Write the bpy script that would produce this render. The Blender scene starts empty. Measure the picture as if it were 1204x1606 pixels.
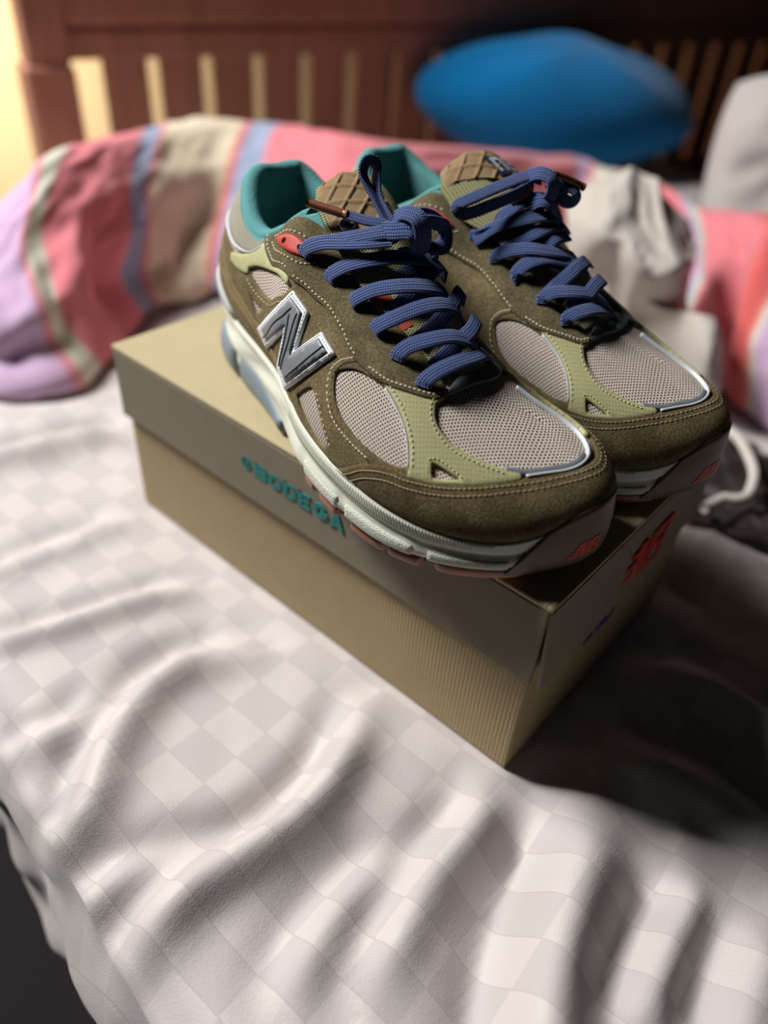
import bpy, bmesh, math, random
import numpy as np
from mathutils import Vector, Matrix
from mathutils.bvhtree import BVHTree
from mathutils.geometry import delaunay_2d_cdt

# ------------------------------------------------------------------ camera
S = bpy.context.scene
COL = S.collection
Rcam = Matrix(((0.74706738, 0.66188139, 0.06167139), (0.45123001, -0.4367947, -0.77820426), (-0.48814118, 0.609199, -0.62497582)))
CAM = Vector((0.0904923, -0.2388239, 0.3767441))
BOXH = 0.1338                                   # top of the shoe box lid above the bed
cd = bpy.data.cameras.new('camera'); cam = bpy.data.objects.new('camera', cd); COL.objects.link(cam)
rows = [Rcam[0], -Rcam[1], -Rcam[2]]
m = Matrix.Identity(4)
for c in range(3):
    for r in range(3): m[r][c] = rows[c][r]
    m[c][3] = CAM[c]
cam.matrix_world = m
cd.sensor_fit = 'HORIZONTAL'; cd.sensor_width = 36.0; cd.lens = 36.0 * 1200.35 / 1204.0
cd.clip_start = 0.02; cd.clip_end = 30
cd.dof.use_dof = True; cd.dof.focus_distance = 0.37; cd.dof.aperture_fstop = 3.6; cd.dof.aperture_blades = 0
S.camera = cam

# ------------------------------------------------------------------ light
w = bpy.data.worlds.new('room'); S.world = w; w.use_nodes = True
w.node_tree.nodes['Background'].inputs[0].default_value = (0.80, 0.88, 1.0, 1)
w.node_tree.nodes['Background'].inputs[1].default_value = 0.006
def area(name, loc, target, size, power, color=(1, 1, 1), size_y=None):
    l = bpy.data.lights.new(name, 'AREA'); l.energy = power; l.color = color
    l.shape = 'RECTANGLE'; l.size = size; l.size_y = size_y or size
    o = bpy.data.objects.new(name, l); COL.objects.link(o); o.location = loc
    o.rotation_euler = (Vector(target) - Vector(loc)).to_track_quat('-Z', 'Y').to_euler()
    return o
area('window_light', (-1.42, -0.44, 1.52), (-0.1, 0.1, 0.1), 0.38, 64, (1.0, 0.985, 0.965), 0.6)
wall_fill = area('added_wall_light', (-1.75, 0.15, 1.25), (-2.3, 0.85, 0.0), 0.4, 19, (1.0, 0.90, 0.74))  # added lamp, brightens the cream wall behind the headboard
wall_fill.data.spread = math.radians(64)
S.view_settings.view_transform = 'Standard'; S.view_settings.look = 'None'
S.view_settings.gamma = 1; S.view_settings.use_curve_mapping = False
S.view_settings.exposure = 0.0

# ------------------------------------------------------------------ helpers
def sr(r, g, b):
    f = lambda c: c / 12.92 if c <= 0.04045 else ((c + 0.055) / 1.055) ** 2.4
    return (f(r / 255), f(g / 255), f(b / 255), 1)
class NT:
    """small wrapper for building node materials"""
    def __init__(s, name, rough=0.8, spec=0.3):
        s.m = bpy.data.materials.new(name); s.m.use_nodes = True; s.t = s.m.node_tree
        s.b = s.t.nodes['Principled BSDF']; s.set('Roughness', rough); s.set('Specular IOR Level', spec)
    def set(s, k, v):
        if isinstance(v, bpy.types.NodeSocket): s.t.links.new(v, s.b.inputs[k])
        else: s.b.inputs[k].default_value = v
    def n(s, typ, **kw):
        nd = s.t.nodes.new(typ)
        for k, v in kw.items():
            if k.startswith('_'): setattr(nd, k[1:], v)
            else:
                key = int(k[1:]) if k[0] == 'i' and k[1:].isdigit() else k.replace('__', ' ')
                if isinstance(v, bpy.types.NodeSocket): s.t.links.new(v, nd.inputs[key])
                else: nd.inputs[key].default_value = v
        return nd
    def math(s, op, a, b=0.0, c=None):
        kw = dict(i0=a, i1=b)
        if c is not None: kw['i2'] = c
        return s.n('ShaderNodeMath', _operation=op, **kw).outputs[0]
    def noise(s, vec, scale, detail=4, rough=.5, dist=0):
        return s.n('ShaderNodeTexNoise', Vector=vec, Scale=scale, Detail=detail, Roughness=rough, Distortion=dist).outputs[0]
    def ramp(s, fac, stops, interp='LINEAR'):
        nd = s.n('ShaderNodeValToRGB', Fac=fac); r = nd.color_ramp; r.interpolation = interp
        while len(r.elements) < len(stops): r.elements.new(0.5)
        for e, (p, c) in zip(r.elements, stops): e.position = p; e.color = c if len(c) == 4 else (*c, 1)
        return nd.outputs[0]
    def mix(s, fac, a, b):
        nd = s.n('ShaderNodeMix', _data_type='RGBA'); 
        for i, v in ((0, fac), (6, a), (7, b)):
            if isinstance(v, bpy.types.NodeSocket): s.t.links.new(v, nd.inputs[i])
            else: nd.inputs[i].default_value = v
        return nd.outputs[2]
    def bump(s, h, strength=.5, dist=.001, normal=None):
        nd = s.n('ShaderNodeBump', Height=h, Strength=strength, Distance=dist)
        if normal: s.t.links.new(normal, nd.inputs['Normal'])
        s.t.links.new(nd.outputs[0], s.b.inputs['Normal']); return nd.outputs[0]
    def obj(s): return s.n('ShaderNodeTexCoord').outputs['Object']
    def uv(s): return s.n('ShaderNodeTexCoord').outputs['UV']
    def sep(s, v):
        nd = s.n('ShaderNodeSeparateXYZ', Vector=v); return nd.outputs[0], nd.outputs[1], nd.outputs[2]
def mesh_obj(name, verts, faces, mat, parent=None, smooth=True, uv=None, kind=None, label=None):
    me = bpy.data.meshes.new(name); me.from_pydata([tuple(map(float, v)) for v in verts], [], [tuple(map(int, f)) for f in faces]); me.update()
    if smooth: me.shade_smooth()
    if uv is not None:
        ul = me.uv_layers.new(name='UVMap'); idx = np.zeros(len(me.loops), np.int32); me.loops.foreach_get('vertex_index', idx)
        ul.data.foreach_set('uv', np.asarray(uv, np.float32)[idx].ravel())
    me.materials.append(mat)
    o = bpy.data.objects.new(name, me); COL.objects.link(o)
    if parent: o.parent = parent
    if kind: o['kind'] = kind
    if label: o['label'] = label
    return o
def empty(name, loc, rz, label, cat, group=None):
    o = bpy.data.objects.new(name, None); COL.objects.link(o); o.location = loc; o.rotation_euler = (0, 0, rz)
    o.empty_display_size = 0.02
    o['label'] = label; o['category'] = cat
    if group: o['group'] = group
    return o
def tag(o, label, cat, group=None):
    o['label'] = label; o['category'] = cat
    if group: o['group'] = group
    return o
def grid_faces(nu, nv, closed_u=False, closed_v=False, flip=False):
    f = []
    for i in range(nu if closed_u else nu - 1):
        for j in range(nv if closed_v else nv - 1):
            a = i * nv + j; b = ((i + 1) % nu) * nv + j; c = ((i + 1) % nu) * nv + (j + 1) % nv; d = i * nv + (j + 1) % nv
            f.append((a, d, c, b) if flip else (a, b, c, d))
    return f
def spline(pts, n=None, step=None, closed=False):
    """Catmull-Rom through points, resampled evenly"""
    p = np.asarray(pts, float)
    q = np.concatenate([p[-1:], p, p[:2]]) if closed else np.concatenate([2 * p[:1] - p[1:2], p, 2 * p[-1:] - p[-2:-1]])
    out = []
    for i in range(len(p) if closed else len(p) - 1):
        a, b, c, d = q[i:i + 4]; t = np.linspace(0, 1, 16, endpoint=False)[:, None]
        out.append(.5 * (2 * b + (c - a) * t + (2 * a - 5 * b + 4 * c - d) * t * t + (3 * b - a - 3 * c + d) * t ** 3))
    out = np.concatenate(out + [p[:1] if closed else p[-1:]])
    L = np.concatenate([[0], np.cumsum(np.linalg.norm(np.diff(out, axis=0), axis=1))])
    if n is None: n = max(2, int(round(L[-1] / step)) + 1)
    s = np.linspace(0, L[-1], n)
    r = np.stack([np.interp(s, L, out[:, k]) for k in range(p.shape[1])], 1)
    return r[:-1] if closed else r
def sstep(a, b, x):
    t = np.clip((np.asarray(x, float) - a) / (b - a), 0, 1); return t * t * (3 - 2 * t)
# ---- shoe last surface (cm, right shoe: x heel->toe, y>0 medial, z up) ----
# each station: B(bite point) P1 P2 T(top edge), flat T, flat direction angle (deg)
ST_L=[ # lateral, heel -> toe
 ((0.1,0.5,4.3),(-0.6,0.6,6.6),(0.6,0.9,9.6),(1.7,1.0,11.35)),
 ((1.3,-2.3,4.2),(0.8,-2.7,6.6),(1.7,-1.9,9.4),(2.3,-0.9,11.4)),
 ((4.3,-3.3,4.0),(4.1,-4.0,6.2),(4.4,-3.6,8.4),(4.4,-2.45,10.1)),
 ((8.0,-3.9,3.8),(7.7,-4.6,5.8),(7.3,-4.2,8.0),(6.8,-3.0,9.55)),
 ((10.7,-4.4,3.6),(10.4,-5.0,5.7),(9.4,-4.4,8.3),(8.4,-2.65,10.3)),
 ((13.2,-5.2,3.4),(12.9,-5.8,5.6),(11.6,-4.7,9.0),(10.2,-2.3,11.5)),
 ((15.5,-5.9,3.2),(15.3,-6.4,5.3),(14.0,-4.3,9.3),(12.8,0.05,12.0)),
 ((18.6,-6.35,3.0),(18.5,-6.9,5.2),(17.2,-3.8,8.9),(16.4,0.0,10.0)),
 ((22.3,-6.15,2.75),(22.3,-6.7,4.9),(20.9,-3.6,7.3),(20.3,-0.1,7.7)),
 ((25.1,-5.05,2.55),(25.3,-5.4,4.5),(23.5,-2.6,6.1),(22.6,0.3,6.7)),
 ((27.2,-3.25,2.65),(27.4,-3.4,4.4),(25.2,-1.2,5.7),(23.7,0.65,6.3)),
 ((28.4,-1.1,3.4),(28.5,-1.1,4.7),(26.1,0.3,5.6),(24.2,0.9,6.1)),
 ((28.8,1.0,3.8),(28.9,1.0,5.0),(26.6,1.2,5.6),(24.5,1.0,6.0)),
]
FD_L=[180,197,235,262,268,270,271,272,278,292,312,335,362]
ST_M=[ # medial, toe -> heel (exclusive of both ends)
 ((27.9,2.8,3.6),(28.0,2.8,4.8),(26.0,2.0,5.7),(24.2,0.9,6.1)),
 ((26.2,3.9,3.3),(26.4,4.1,4.8),(24.8,2.7,5.8),(23.7,0.65,6.3)),
 ((24.1,4.4,3.1),(24.2,4.8,5.0),(22.8,3.2,6.4),(22.6,0.3,6.7)),
 ((21.4,4.4,3.2),(21.4,4.9,5.4),(20.5,3.3,7.5),(20.3,-0.1,7.7)),
 ((18.2,4.0,3.5),(18.0,4.6,5.8),(16.9,3.0,9.0),(16.4,0.0,10.0)),
 ((15.2,3.5,3.8),(15.0,4.2,6.2),(13.7,3.3,9.6),(12.8,0.05,12.0)),
 ((12.7,3.3,4.0),(12.5,4.0,6.4),(11.6,4.0,9.4),(10.2,2.9,11.5)),
 ((10.4,3.2,4.1),(10.2,4.0,6.4),(9.4,4.3,8.6),(8.4,3.3,10.4)),
 ((8.0,3.3,4.1),(7.8,4.1,6.2),(7.3,4.3,8.1),(6.8,3.6,9.7)),
 ((4.4,3.4,4.1),(4.2,4.2,6.3),(4.5,4.1,8.5),(4.4,3.4,10.3)),
 ((1.4,2.8,4.2),(0.9,3.4,6.6),(1.7,3.2,9.4),(2.3,2.75,11.4)),
]
FD_M=[384,403,428,442,448,449,450,452,458,485,523]
def catmull(tk,X,t):
    """cubic (C1, finite-difference tangents) through knots tk, rows X"""
    X=np.asarray(X,float).reshape(len(tk),-1); d=(X[1:]-X[:-1])/np.diff(tk)[:,None]
    h=np.diff(tk)[:,None]; m=np.zeros_like(X); m[1:-1]=(d[:-1]*h[1:]+d[1:]*h[:-1])/(h[1:]+h[:-1]); m[0]=d[0];m[-1]=d[-1]
    i=np.clip(np.searchsorted(tk,t,'right')-1,0,len(tk)-2); hh=np.diff(tk)[i][:,None]; u=((t-tk[i])/np.diff(tk)[i])[:,None]
    return (2*u**3-3*u**2+1)*X[i]+(u**3-2*u**2+u)*hh*m[i]+(-2*u**3+3*u**2)*X[i+1]+(u**3-u**2)*hh*m[i+1]
NU,NV=260,44
def build_surface():
    ST=np.array(ST_L+ST_M+[ST_L[0]],float)       # (n,4,3)
    FD=np.radians(np.array(FD_L+FD_M+[540.]))
    n=len(ST); b=ST[:,0]
    d=np.linalg.norm(b[1:]-b[:-1],axis=1); tk=np.concatenate([[0],np.cumsum(np.sqrt(d*d.mean()))]);
    ext=lambda X,lo,hi:np.concatenate([lo,X,hi])
    tke=np.concatenate([[tk[0]-(tk[-1]-tk[-2])],tk,[tk[-1]+tk[1]]])
    STe=np.concatenate([ST[-2:-1],ST,ST[1:2]]); FDe=np.concatenate([[FD[-2]-2*np.pi],FD,[FD[1]+2*np.pi]])
    t=np.linspace(0,tk[-1],NU)
    C=catmull(tke,STe.reshape(len(STe),-1),t).reshape(NU,4,3)
    ang=catmull(tke,FDe[:,None],t)[:,0]
    v=np.linspace(0,1,NV)[None,:,None]; C=C[:,:,None,:]
    P=(1-v)**3*C[:,0]+3*v*(1-v)**2*C[:,1]+3*v*v*(1-v)*C[:,2]+v**3*C[:,3]     # NU,NV,3
    # flat map
    L=np.linalg.norm(np.diff(P,axis=1),axis=2)[:,::-1].cumsum(1)[:,::-1]; L=np.concatenate([L,np.zeros((NU,1))],1)
    Tf=P[:,-1,:2].copy(); Tf[:,0]=Tf[:,0]
    F=Tf[:,None,:]+L[...,None]*np.stack([np.cos(ang),np.sin(ang)],-1)[:,None,:]
    du=np.gradient(P,axis=0);dv=np.gradient(P,axis=1)
    du[0]=du[-1]=P[1]-P[-2]
    Nn=np.cross(du,dv); l=np.linalg.norm(Nn,axis=2,keepdims=True); Nn=Nn/np.maximum(l,1e-9)
    for k in range(6):   # smooth normals close to the singular top edge
        Nn[:,-1]=Nn[:,-2]
    return P,F,Nn,t/tk[-1]
# ------------------------------------------------------------------ room shell
def wallmat(name, col):
    k = NT(name, .9, .1); n = k.noise(k.obj(), 3, 4); k.set('Base Color', k.mix(n, tuple(c * .93 for c in col[:3]) + (1,), col)); return k.m
def box_mesh(name, x0, x1, y0, y1, z0, z1, mat, kind='structure'):
    v = [(x, y, z) for x in (x0, x1) for y in (y0, y1) for z in (z0, z1)]
    f = [(0, 1, 3, 2), (4, 6, 7, 5), (0, 4, 5, 1), (2, 3, 7, 6), (0, 2, 6, 4), (1, 5, 7, 3)]
    return mesh_obj(name, v, f, mat, None, False, kind=kind)
cream = wallmat('cream_wall', sr(234, 206, 164)); dark = wallmat('dark_wall', sr(24, 18, 17)); floor_m = wallmat('floor_dark', sr(40, 36, 38))
wb = box_mesh('wall_back', -2.35, -2.30, -2.2, 2.35, -.5, 2.1, cream)
box_mesh('wall_right', -2.30, 1.6, 2.35, 2.40, -.5, 2.1, dark)
box_mesh('floor', -2.35, 1.6, -2.2, 2.40, -.55, -.5, floor_m)
# ------------------------------------------------------------------ shoe materials
def suede(name, col, dark, light):
    k = NT(name, .95, .12); o = k.obj()
    n1 = k.noise(o, 55, 3, .6); n2 = k.noise(o, 1400, 3, .7); n3 = k.noise(o, 800, 4, .7)
    c = k.ramp(k.math('ADD', k.math('MULTIPLY', n1, .35), k.math('MULTIPLY', n3, .65)), [(.36, dark), (.5, col), (.62, light)])
    k.set('Base Color', c)
    k.set('Sheen Weight', .35); k.set('Sheen Roughness', .45); k.set('Sheen Tint', light)
    k.bump(k.math('ADD', k.math('MULTIPLY', n2, .6), n3), .7, .0008)
    return k.m
def knit(name, thread, gap, sx, sy, amp=.0006, holes=True, warm=None):
    """open knit mesh: rows of small eyelets on the pattern coordinates (cm)"""
    k = NT(name, .85, .2); u, v, _ = k.sep(k.uv())
    vs = k.math('MULTIPLY', v, sy); row = k.math('FLOOR', vs)
    us = k.math('ADD', k.math('MULTIPLY', u, sx), k.math('MULTIPLY', k.math('MODULO', k.math('ABSOLUTE', row), 2.0), .5))
    fx = k.math('SUBTRACT', k.math('FRACT', us), .5); fy = k.math('SUBTRACT', k.math('FRACT', vs), .5)
    d = k.math('SQRT', k.math('ADD', k.math('MULTIPLY', fx, fx), k.math('MULTIPLY', k.math('MULTIPLY', fy, fy), 1.35)))
    n = k.noise(k.obj(), 900, 2)
    dd = k.math('ADD', d, k.math('MULTIPLY', k.math('SUBTRACT', n, .5), .12))
    f = k.ramp(dd, [(.22 if holes else .05, (0, 0, 0)), (.38, (1, 1, 1))])
    th = thread
    if warm: th = k.mix(k.math('FRACT', k.math('MULTIPLY', row, .5)), thread, warm)
    k.set('Base Color', k.mix(f, gap, th))
    hh = k.math('ADD', k.math('MULTIPLY', f, 1.0), k.math('MULTIPLY', k.math('SINE', k.math('MULTIPLY', us, 18.85)), .18))
    k.bump(hh, .8, amp)
    return k.m
def plain(name, col, rough=.6, spec=.4, bscale=0, bstr=.3, bdist=.0004, var=0.0):
    k = NT(name, rough, spec)
    if var:
        n = k.noise(k.obj(), 120, 4)
        k.set('Base Color', k.mix(n, tuple(c * (1 - var) for c in col[:3]) + (1,), tuple(min(1, c * (1 + var)) for c in col[:3]) + (1,)))
    else: k.set('Base Color', col)
    if bscale: k.bump(k.noise(k.obj(), bscale, 3), bstr, bdist)
    return k.m
def lace_mat():
    k = NT('lace_weave', .75, .25); u, v, _ = k.sep(k.uv())        # u along (cm), v across 0..1
    vv = k.math('MULTIPLY', v, 6.0); col_ = k.math('FLOOR', vv)
    alt = k.math('SUBTRACT', k.math('MULTIPLY', k.math('MODULO', col_, 2.0), 2.0), 1.0)
    ph = k.math('ADD', k.math('MULTIPLY', u, 8.5), k.math('MULTIPLY', k.math('MULTIPLY', k.math('FRACT', vv), .9), alt))
    a = k.math('ABSOLUTE', k.math('SINE', k.math('MULTIPLY', ph, 3.1416)))
    b = k.math('SINE', k.math('MULTIPLY', k.math('FRACT', vv), 3.1416))
    h = k.math('MULTIPLY', a, k.math('POWER', b, .6))
    k.set('Base Color', k.ramp(h, [(.1, sr(24, 34, 74)), (.55, sr(66, 90, 152)), (1, sr(112, 136, 194))]))
    k.bump(h, .9, .0007); k.set('Sheen Weight', .15)
    return k.m
def perforated(name, col):
    k = NT(name, .55, .4); u, v, _ = k.sep(k.uv())
    a = k.math('MULTIPLY', k.math('ADD', u, v), 3.3); b = k.math('MULTIPLY', k.math('SUBTRACT', u, v), 3.3)
    fx = k.math('SUBTRACT', k.math('FRACT', a), .5); fy = k.math('SUBTRACT', k.math('FRACT', b), .5)
    d = k.math('SQRT', k.math('ADD', k.math('MULTIPLY', fx, fx), k.math('MULTIPLY', fy, fy)))
    f = k.ramp(d, [(.10, (0, 0, 0)), (.16, (1, 1, 1))])
    n = k.noise(k.obj(), 700, 3)
    k.set('Base Color', k.mix(f, tuple(c * .3 for c in col[:3]) + (1,), k.mix(n, tuple(c * .88 for c in col[:3]) + (1,), tuple(c * 1.12 for c in col[:3]) + (1,))))
    k.bump(k.math('ADD', k.math('MULTIPLY', n, .35), f), .4, .0004)
    return k.m
M = {}
M['eyestay'] = suede('eyestay_suede', sr(95, 86, 62), sr(72, 64, 44), sr(124, 113, 86))
M['quarter'] = suede('quarter_suede', sr(107, 95, 68), sr(84, 73, 50), sr(136, 122, 92))
M['rand'] = suede('toe_suede', sr(98, 86, 60), sr(72, 61, 41), sr(128, 114, 84))
M['counter'] = suede('heel_suede', sr(128, 112, 80), sr(104, 88, 58), sr(152, 136, 102))
M['mesh'] = knit('knit_mesh', sr(222, 206, 196), sr(40, 30, 27), 5.2, 6.4, .0007, True, sr(206, 196, 174))
M['tongue'] = knit('tongue_knit', sr(164, 162, 118), sr(60, 58, 42), 6.5, 8.0, .0006)
M['heelcloth'] = knit('heel_textile', sr(172, 168, 150), sr(140, 136, 120), 9, 9, .0003)
M['lime'] = perforated('lime_leather', sr(170, 168, 122))
M['limeplain'] = plain('lime_leather_heel', sr(176, 174, 128), .6, .35, 700, .3, .0003, .06)
M['silver'] = plain('reflective_silver', sr(196, 200, 204), .35, .6)
M['slate'] = plain('slate_leather', sr(112, 118, 124), .5, .5, 900, .25, .0003)
M['ngrey'] = plain('n_grey', sr(118, 122, 128), .45, .5, 1600, .35, .0003)
M['nridge'] = plain('n_ridge', sr(88, 92, 100), .5, .5)
M['nwhite'] = plain('n_border', sr(222, 226, 228), .45, .5)
M['thread'] = plain('thread', sr(216, 204, 178), .8, .2)
M['threadrand'] = plain('rand_thread', sr(172, 156, 122), .85, .15)
M['thread2'] = plain('olive_thread', sr(196, 186, 150), .8, .2)
M['threadlime'] = plain('lime_thread', sr(206, 202, 158), .8, .2)
M['teal'] = plain('teal_fleece', sr(94, 152, 152), .95, .1, 900, .8, .0008, .12)
M['sole'] = plain('sage_white_foam', sr(212, 214, 198), .6, .35, 260, .25, .0005)
M['sole2'] = plain('stippled_foam', sr(206, 210, 196), .65, .35, 1300, 1.0, .0009)
M['pad'] = plain('blue_grey_rubber', sr(122, 136, 144), .5, .4, 300, .2, .0004)
M['clip'] = plain('pale_plastic', sr(196, 198, 196), .4, .5)
M['gum'] = plain('gum_rubber', sr(150, 98, 72), .42, .5, 500, .25, .0003, .1)
M['gumtoe'] = plain('gum_rubber_toe', sr(92, 68, 55), .45, .5, 500, .25, .0003, .1)
M['orange'] = plain('orange_print', sr(206, 66, 44), .5, .4)
M['rust'] = plain('rust_print', sr(168, 74, 52), .8, .2)
M['red'] = plain('red_plastic', sr(186, 60, 50), .55, .3)
M['hole'] = plain('dark_hole', sr(20, 14, 12), .9, .1)
M['lace'] = lace_mat()
M['aglet'] = plain('brown_metal_tip', sr(118, 72, 48), .3, .6)
M['badge'] = plain('badge_silver', sr(172, 180, 190), .35, .6)
M['navy'] = plain('navy_print', sr(34, 46, 72), .5, .4)
M['pad_brown'] = plain('tongue_pad_brown', sr(140, 116, 84), .8, .2, 500, .4, .0004, .12)
M['rubberbrown'] = plain('brown_rubber', sr(96, 80, 60), .6, .3, 400, .3, .0004)

# ------------------------------------------------------------------ upper surface lookup
LP, LF, LN, LT = build_surface()
_idx = np.arange(NU * NV).reshape(NU, NV)
_a = _idx[:-1, :-1].ravel(); _b = _idx[1:, :-1].ravel(); _c = _idx[1:, 1:].ravel(); _d = _idx[:-1, 1:].ravel()
LTRI = np.concatenate([np.stack([_a, _b, _c], 1), np.stack([_a, _c, _d], 1)])
_ff = LF.reshape(-1, 2); _pf = LP.reshape(-1, 3); _nf = LN.reshape(-1, 3)
_g = _ff[LTRI]; _ar = np.abs((_g[:, 1, 0] - _g[:, 0, 0]) * (_g[:, 2, 1] - _g[:, 0, 1]) - (_g[:, 1, 1] - _g[:, 0, 1]) * (_g[:, 2, 0] - _g[:, 0, 0]))
LTRI = LTRI[_ar > 1e-7]
FBVH = BVHTree.FromPolygons([(float(x), float(y), 0.0) for x, y in _ff], LTRI.tolist(), all_triangles=True)
def lookup(q):
    """pattern point(s) -> surface position, normal (cm, right shoe)"""
    Pn, Nn_ = [], []
    for x, y in np.asarray(q, float):
        loc, nr, i, d = FBVH.find_nearest((x, y, 0.0))
        t = LTRI[i]; a, b, c = _ff[t]
        d1 = b - a; d2 = c - a; r = np.array([loc.x, loc.y]) - a; den = d1[0] * d2[1] - d1[1] * d2[0]
        u = (r[0] * d2[1] - r[1] * d2[0]) / den; v = (d1[0] * r[1] - d1[1] * r[0]) / den
        wv = np.array([1 - u - v, u, v]); Pn.append(wv @ _pf[t]); k = wv @ _nf[t]; Nn_.append(k / np.linalg.norm(k))
    return np.array(Pn), np.array(Nn_)
def inside(q, poly):
    q = np.asarray(q); x, y = q[:, 0], q[:, 1]; r = np.zeros(len(q), bool); p = np.asarray(poly)
    for (x1, y1), (x2, y2) in zip(p, np.roll(p, -1, 0)):
        c = (y1 > y) != (y2 > y)
        with np.errstate(all='ignore'): r ^= c & (x < (x2 - x1) * (y - y1) / (y2 - y1) + x1)
    return r
def dist_poly(q, poly):
    q = np.asarray(q); p = np.asarray(poly); d = np.full(len(q), 1e9)
    for a, b in zip(p, np.roll(p, -1, 0)):
        e = b - a; l = max(e @ e, 1e-12); t = np.clip(((q - a) @ e) / l, 0, 1)
        d = np.minimum(d, np.linalg.norm(q - a - t[:, None] * e, axis=1))
    return d
def smooth_poly(pts, step=.16, corner=50):
    """closed outline: smooth between corners sharper than `corner` degrees, resampled evenly"""
    p = np.asarray(pts, float); n = len(p)
    e1 = p - np.roll(p, 1, 0); e2 = np.roll(p, -1, 0) - p
    a = np.degrees(np.abs((np.arctan2(e2[:, 1], e2[:, 0]) - np.arctan2(e1[:, 1], e1[:, 0]) + np.pi) % (2 * np.pi) - np.pi))
    cs = [i for i in range(n) if a[i] > corner]
    if not cs: return spline(p, step=step, closed=True)
    out = []
    for k, i in enumerate(cs):
        j = cs[(k + 1) % len(cs)]; 
        if j <= i: j += n
        out.append(spline(p[[m_ % n for m_ in range(i, j + 1)]], step=step)[:-1])
    return np.concatenate(out)
def mirror_flat(poly, lat_to_med=True):
    """pattern point on the lateral half -> the matching point on the medial half"""
    out = []
    for x, y in np.asarray(poly, float):
        d = np.linalg.norm(LF - (x, y), axis=2); i, j = np.unravel_index(np.argmin(d), d.shape)
        # side-to-side match through the station parameter
        k = int(round((NU - 1) - i * (NU - 1 - ITOE) / ITOE)) if i <= ITOE else i
        k = min(max(k, 0), NU - 1)
        out.append(LF[k, j])
    return np.array(out)
ITOE = int(np.argmax(LP[:, 0, 0]))
class Panel: pass
_panel_cache = {}
def panel(name, poly, mat, parent, mir, off=.12, depth=.14, holes=(), corner=50, round_=.07, label=None, hexs=.26, puff=0.0, poly_is_smooth=False):
    """flat pattern piece laid on the upper: real thickness, rounded rim"""
    key = name + str(np.round(np.asarray(poly)[:3], 3).tolist()) + str(len(poly))
    if key not in _panel_cache:
        loops = [np.asarray(poly) if poly_is_smooth else smooth_poly(poly, corner=corner)] + [smooth_poly(h, corner=corner) for h in holes]
        lo = loops[0].min(0); hi = loops[0].max(0)
        gx, gy = np.meshgrid(np.arange(lo[0], hi[0], hexs), np.arange(lo[1], hi[1], hexs * .866)); gx = gx + (np.arange(gx.shape[0]) % 2)[:, None] * hexs / 2
        g = np.stack([gx.ravel(), gy.ravel()], 1)
        ok = inside(g, loops[0])
        for h in loops[1:]: ok &= ~inside(g, h)
        g = g[ok]; D = np.full(len(g), 9.)
        for l in loops: D = np.minimum(D, dist_poly(g, l))
        g = g[D > round_ * 1.9]
        # ring just inside the rim for the rounded edge
        rings = []
        for li, l in enumerate(loops):
            tn = np.roll(l, -1, 0) - np.roll(l, 1, 0); tn /= np.maximum(np.linalg.norm(tn, axis=1, keepdims=True), 1e-9)
            nn = np.stack([-tn[:, 1], tn[:, 0]], 1); r = l + nn * round_
            ins = inside(r, loops[0])
            if li: ins &= ~inside(r, l)
            if ins.mean() < .5: r = l - nn * round_; 
            ok = inside(r, loops[0])
            for h in loops[1:]: ok &= ~inside(r, h)
            dd = np.full(len(r), 9.)
            for l2 in loops: dd = np.minimum(dd, dist_poly(r, l2))
            rings.append(r[ok & (dd > round_ * .7)])
        nb = sum(map(len, loops)); pts = np.concatenate(loops + rings + [g]); edges = []; s = 0
        for l in loops:
            edges += [(s + i, s + (i + 1) % len(l)) for i in range(len(l))]; s += len(l)
        vo, eo, fo, ov, oe, of = delaunay_2d_cdt([Vector((float(x), float(y))) for x, y in pts], edges, [], 0, 1e-5)
        V = np.array([(v.x, v.y) for v in vo]); Fc = np.array(fo); cen = V[Fc].mean(1)
        ok = inside(cen, loops[0])
        for h in loops[1:]: ok &= ~inside(cen, h)
        Fc = Fc[ok]
        P_, N_ = lookup(V)
        d = np.full(len(V), 9.)
        for l in loops: d = np.minimum(d, dist_poly(V, l))
        used = np.unique(Fc); re = -np.ones(len(V), int); re[used] = np.arange(len(used))
        V, P_, N_, d, Fc = V[used], P_[used], N_[used], d[used], re[Fc]
        # orientation
        tri = P_[Fc]; nf = np.cross(tri[:, 1] - tri[:, 0], tri[:, 2] - tri[:, 0]); fl = (nf * N_[Fc[:, 0]]).sum(1) < 0
        Fc[fl] = Fc[fl][:, ::-1]
        # boundary edges
        es = {}
        for f in Fc:
            for a, b in ((f[0], f[1]), (f[1], f[2]), (f[2], f[0])):
                if (b, a) in es: del es[(b, a)]
                else: es[(a, b)] = 1
        _panel_cache[key] = (V, P_, N_, d, Fc, list(es))
    V, P_, N_, d, Fc, es = _panel_cache[key]
    h = off - .55 * round_ * (1 - np.clip(d / round_, 0, 1)) ** 2 + puff * sstep(0, .8, d)
    X = P_ + N_ * h[:, None]; faces = [tuple(f) for f in Fc]
    bid = sorted({a for e in es for a in e}); bm_ = {a: len(X) + i for i, a in enumerate(bid)}
    X = np.concatenate([X, P_[bid] + N_[bid] * (off - depth)]); uv = np.concatenate([V, V[bid]])
    for a, b in es: faces.append((b, a, bm_[a], bm_[b]))
    if mir:
        X = X * (1, -1, 1); faces = [f[::-1] for f in faces]
    return mesh_obj(name, X * .01, faces, mat, parent, True, uv, label=label)
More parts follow.
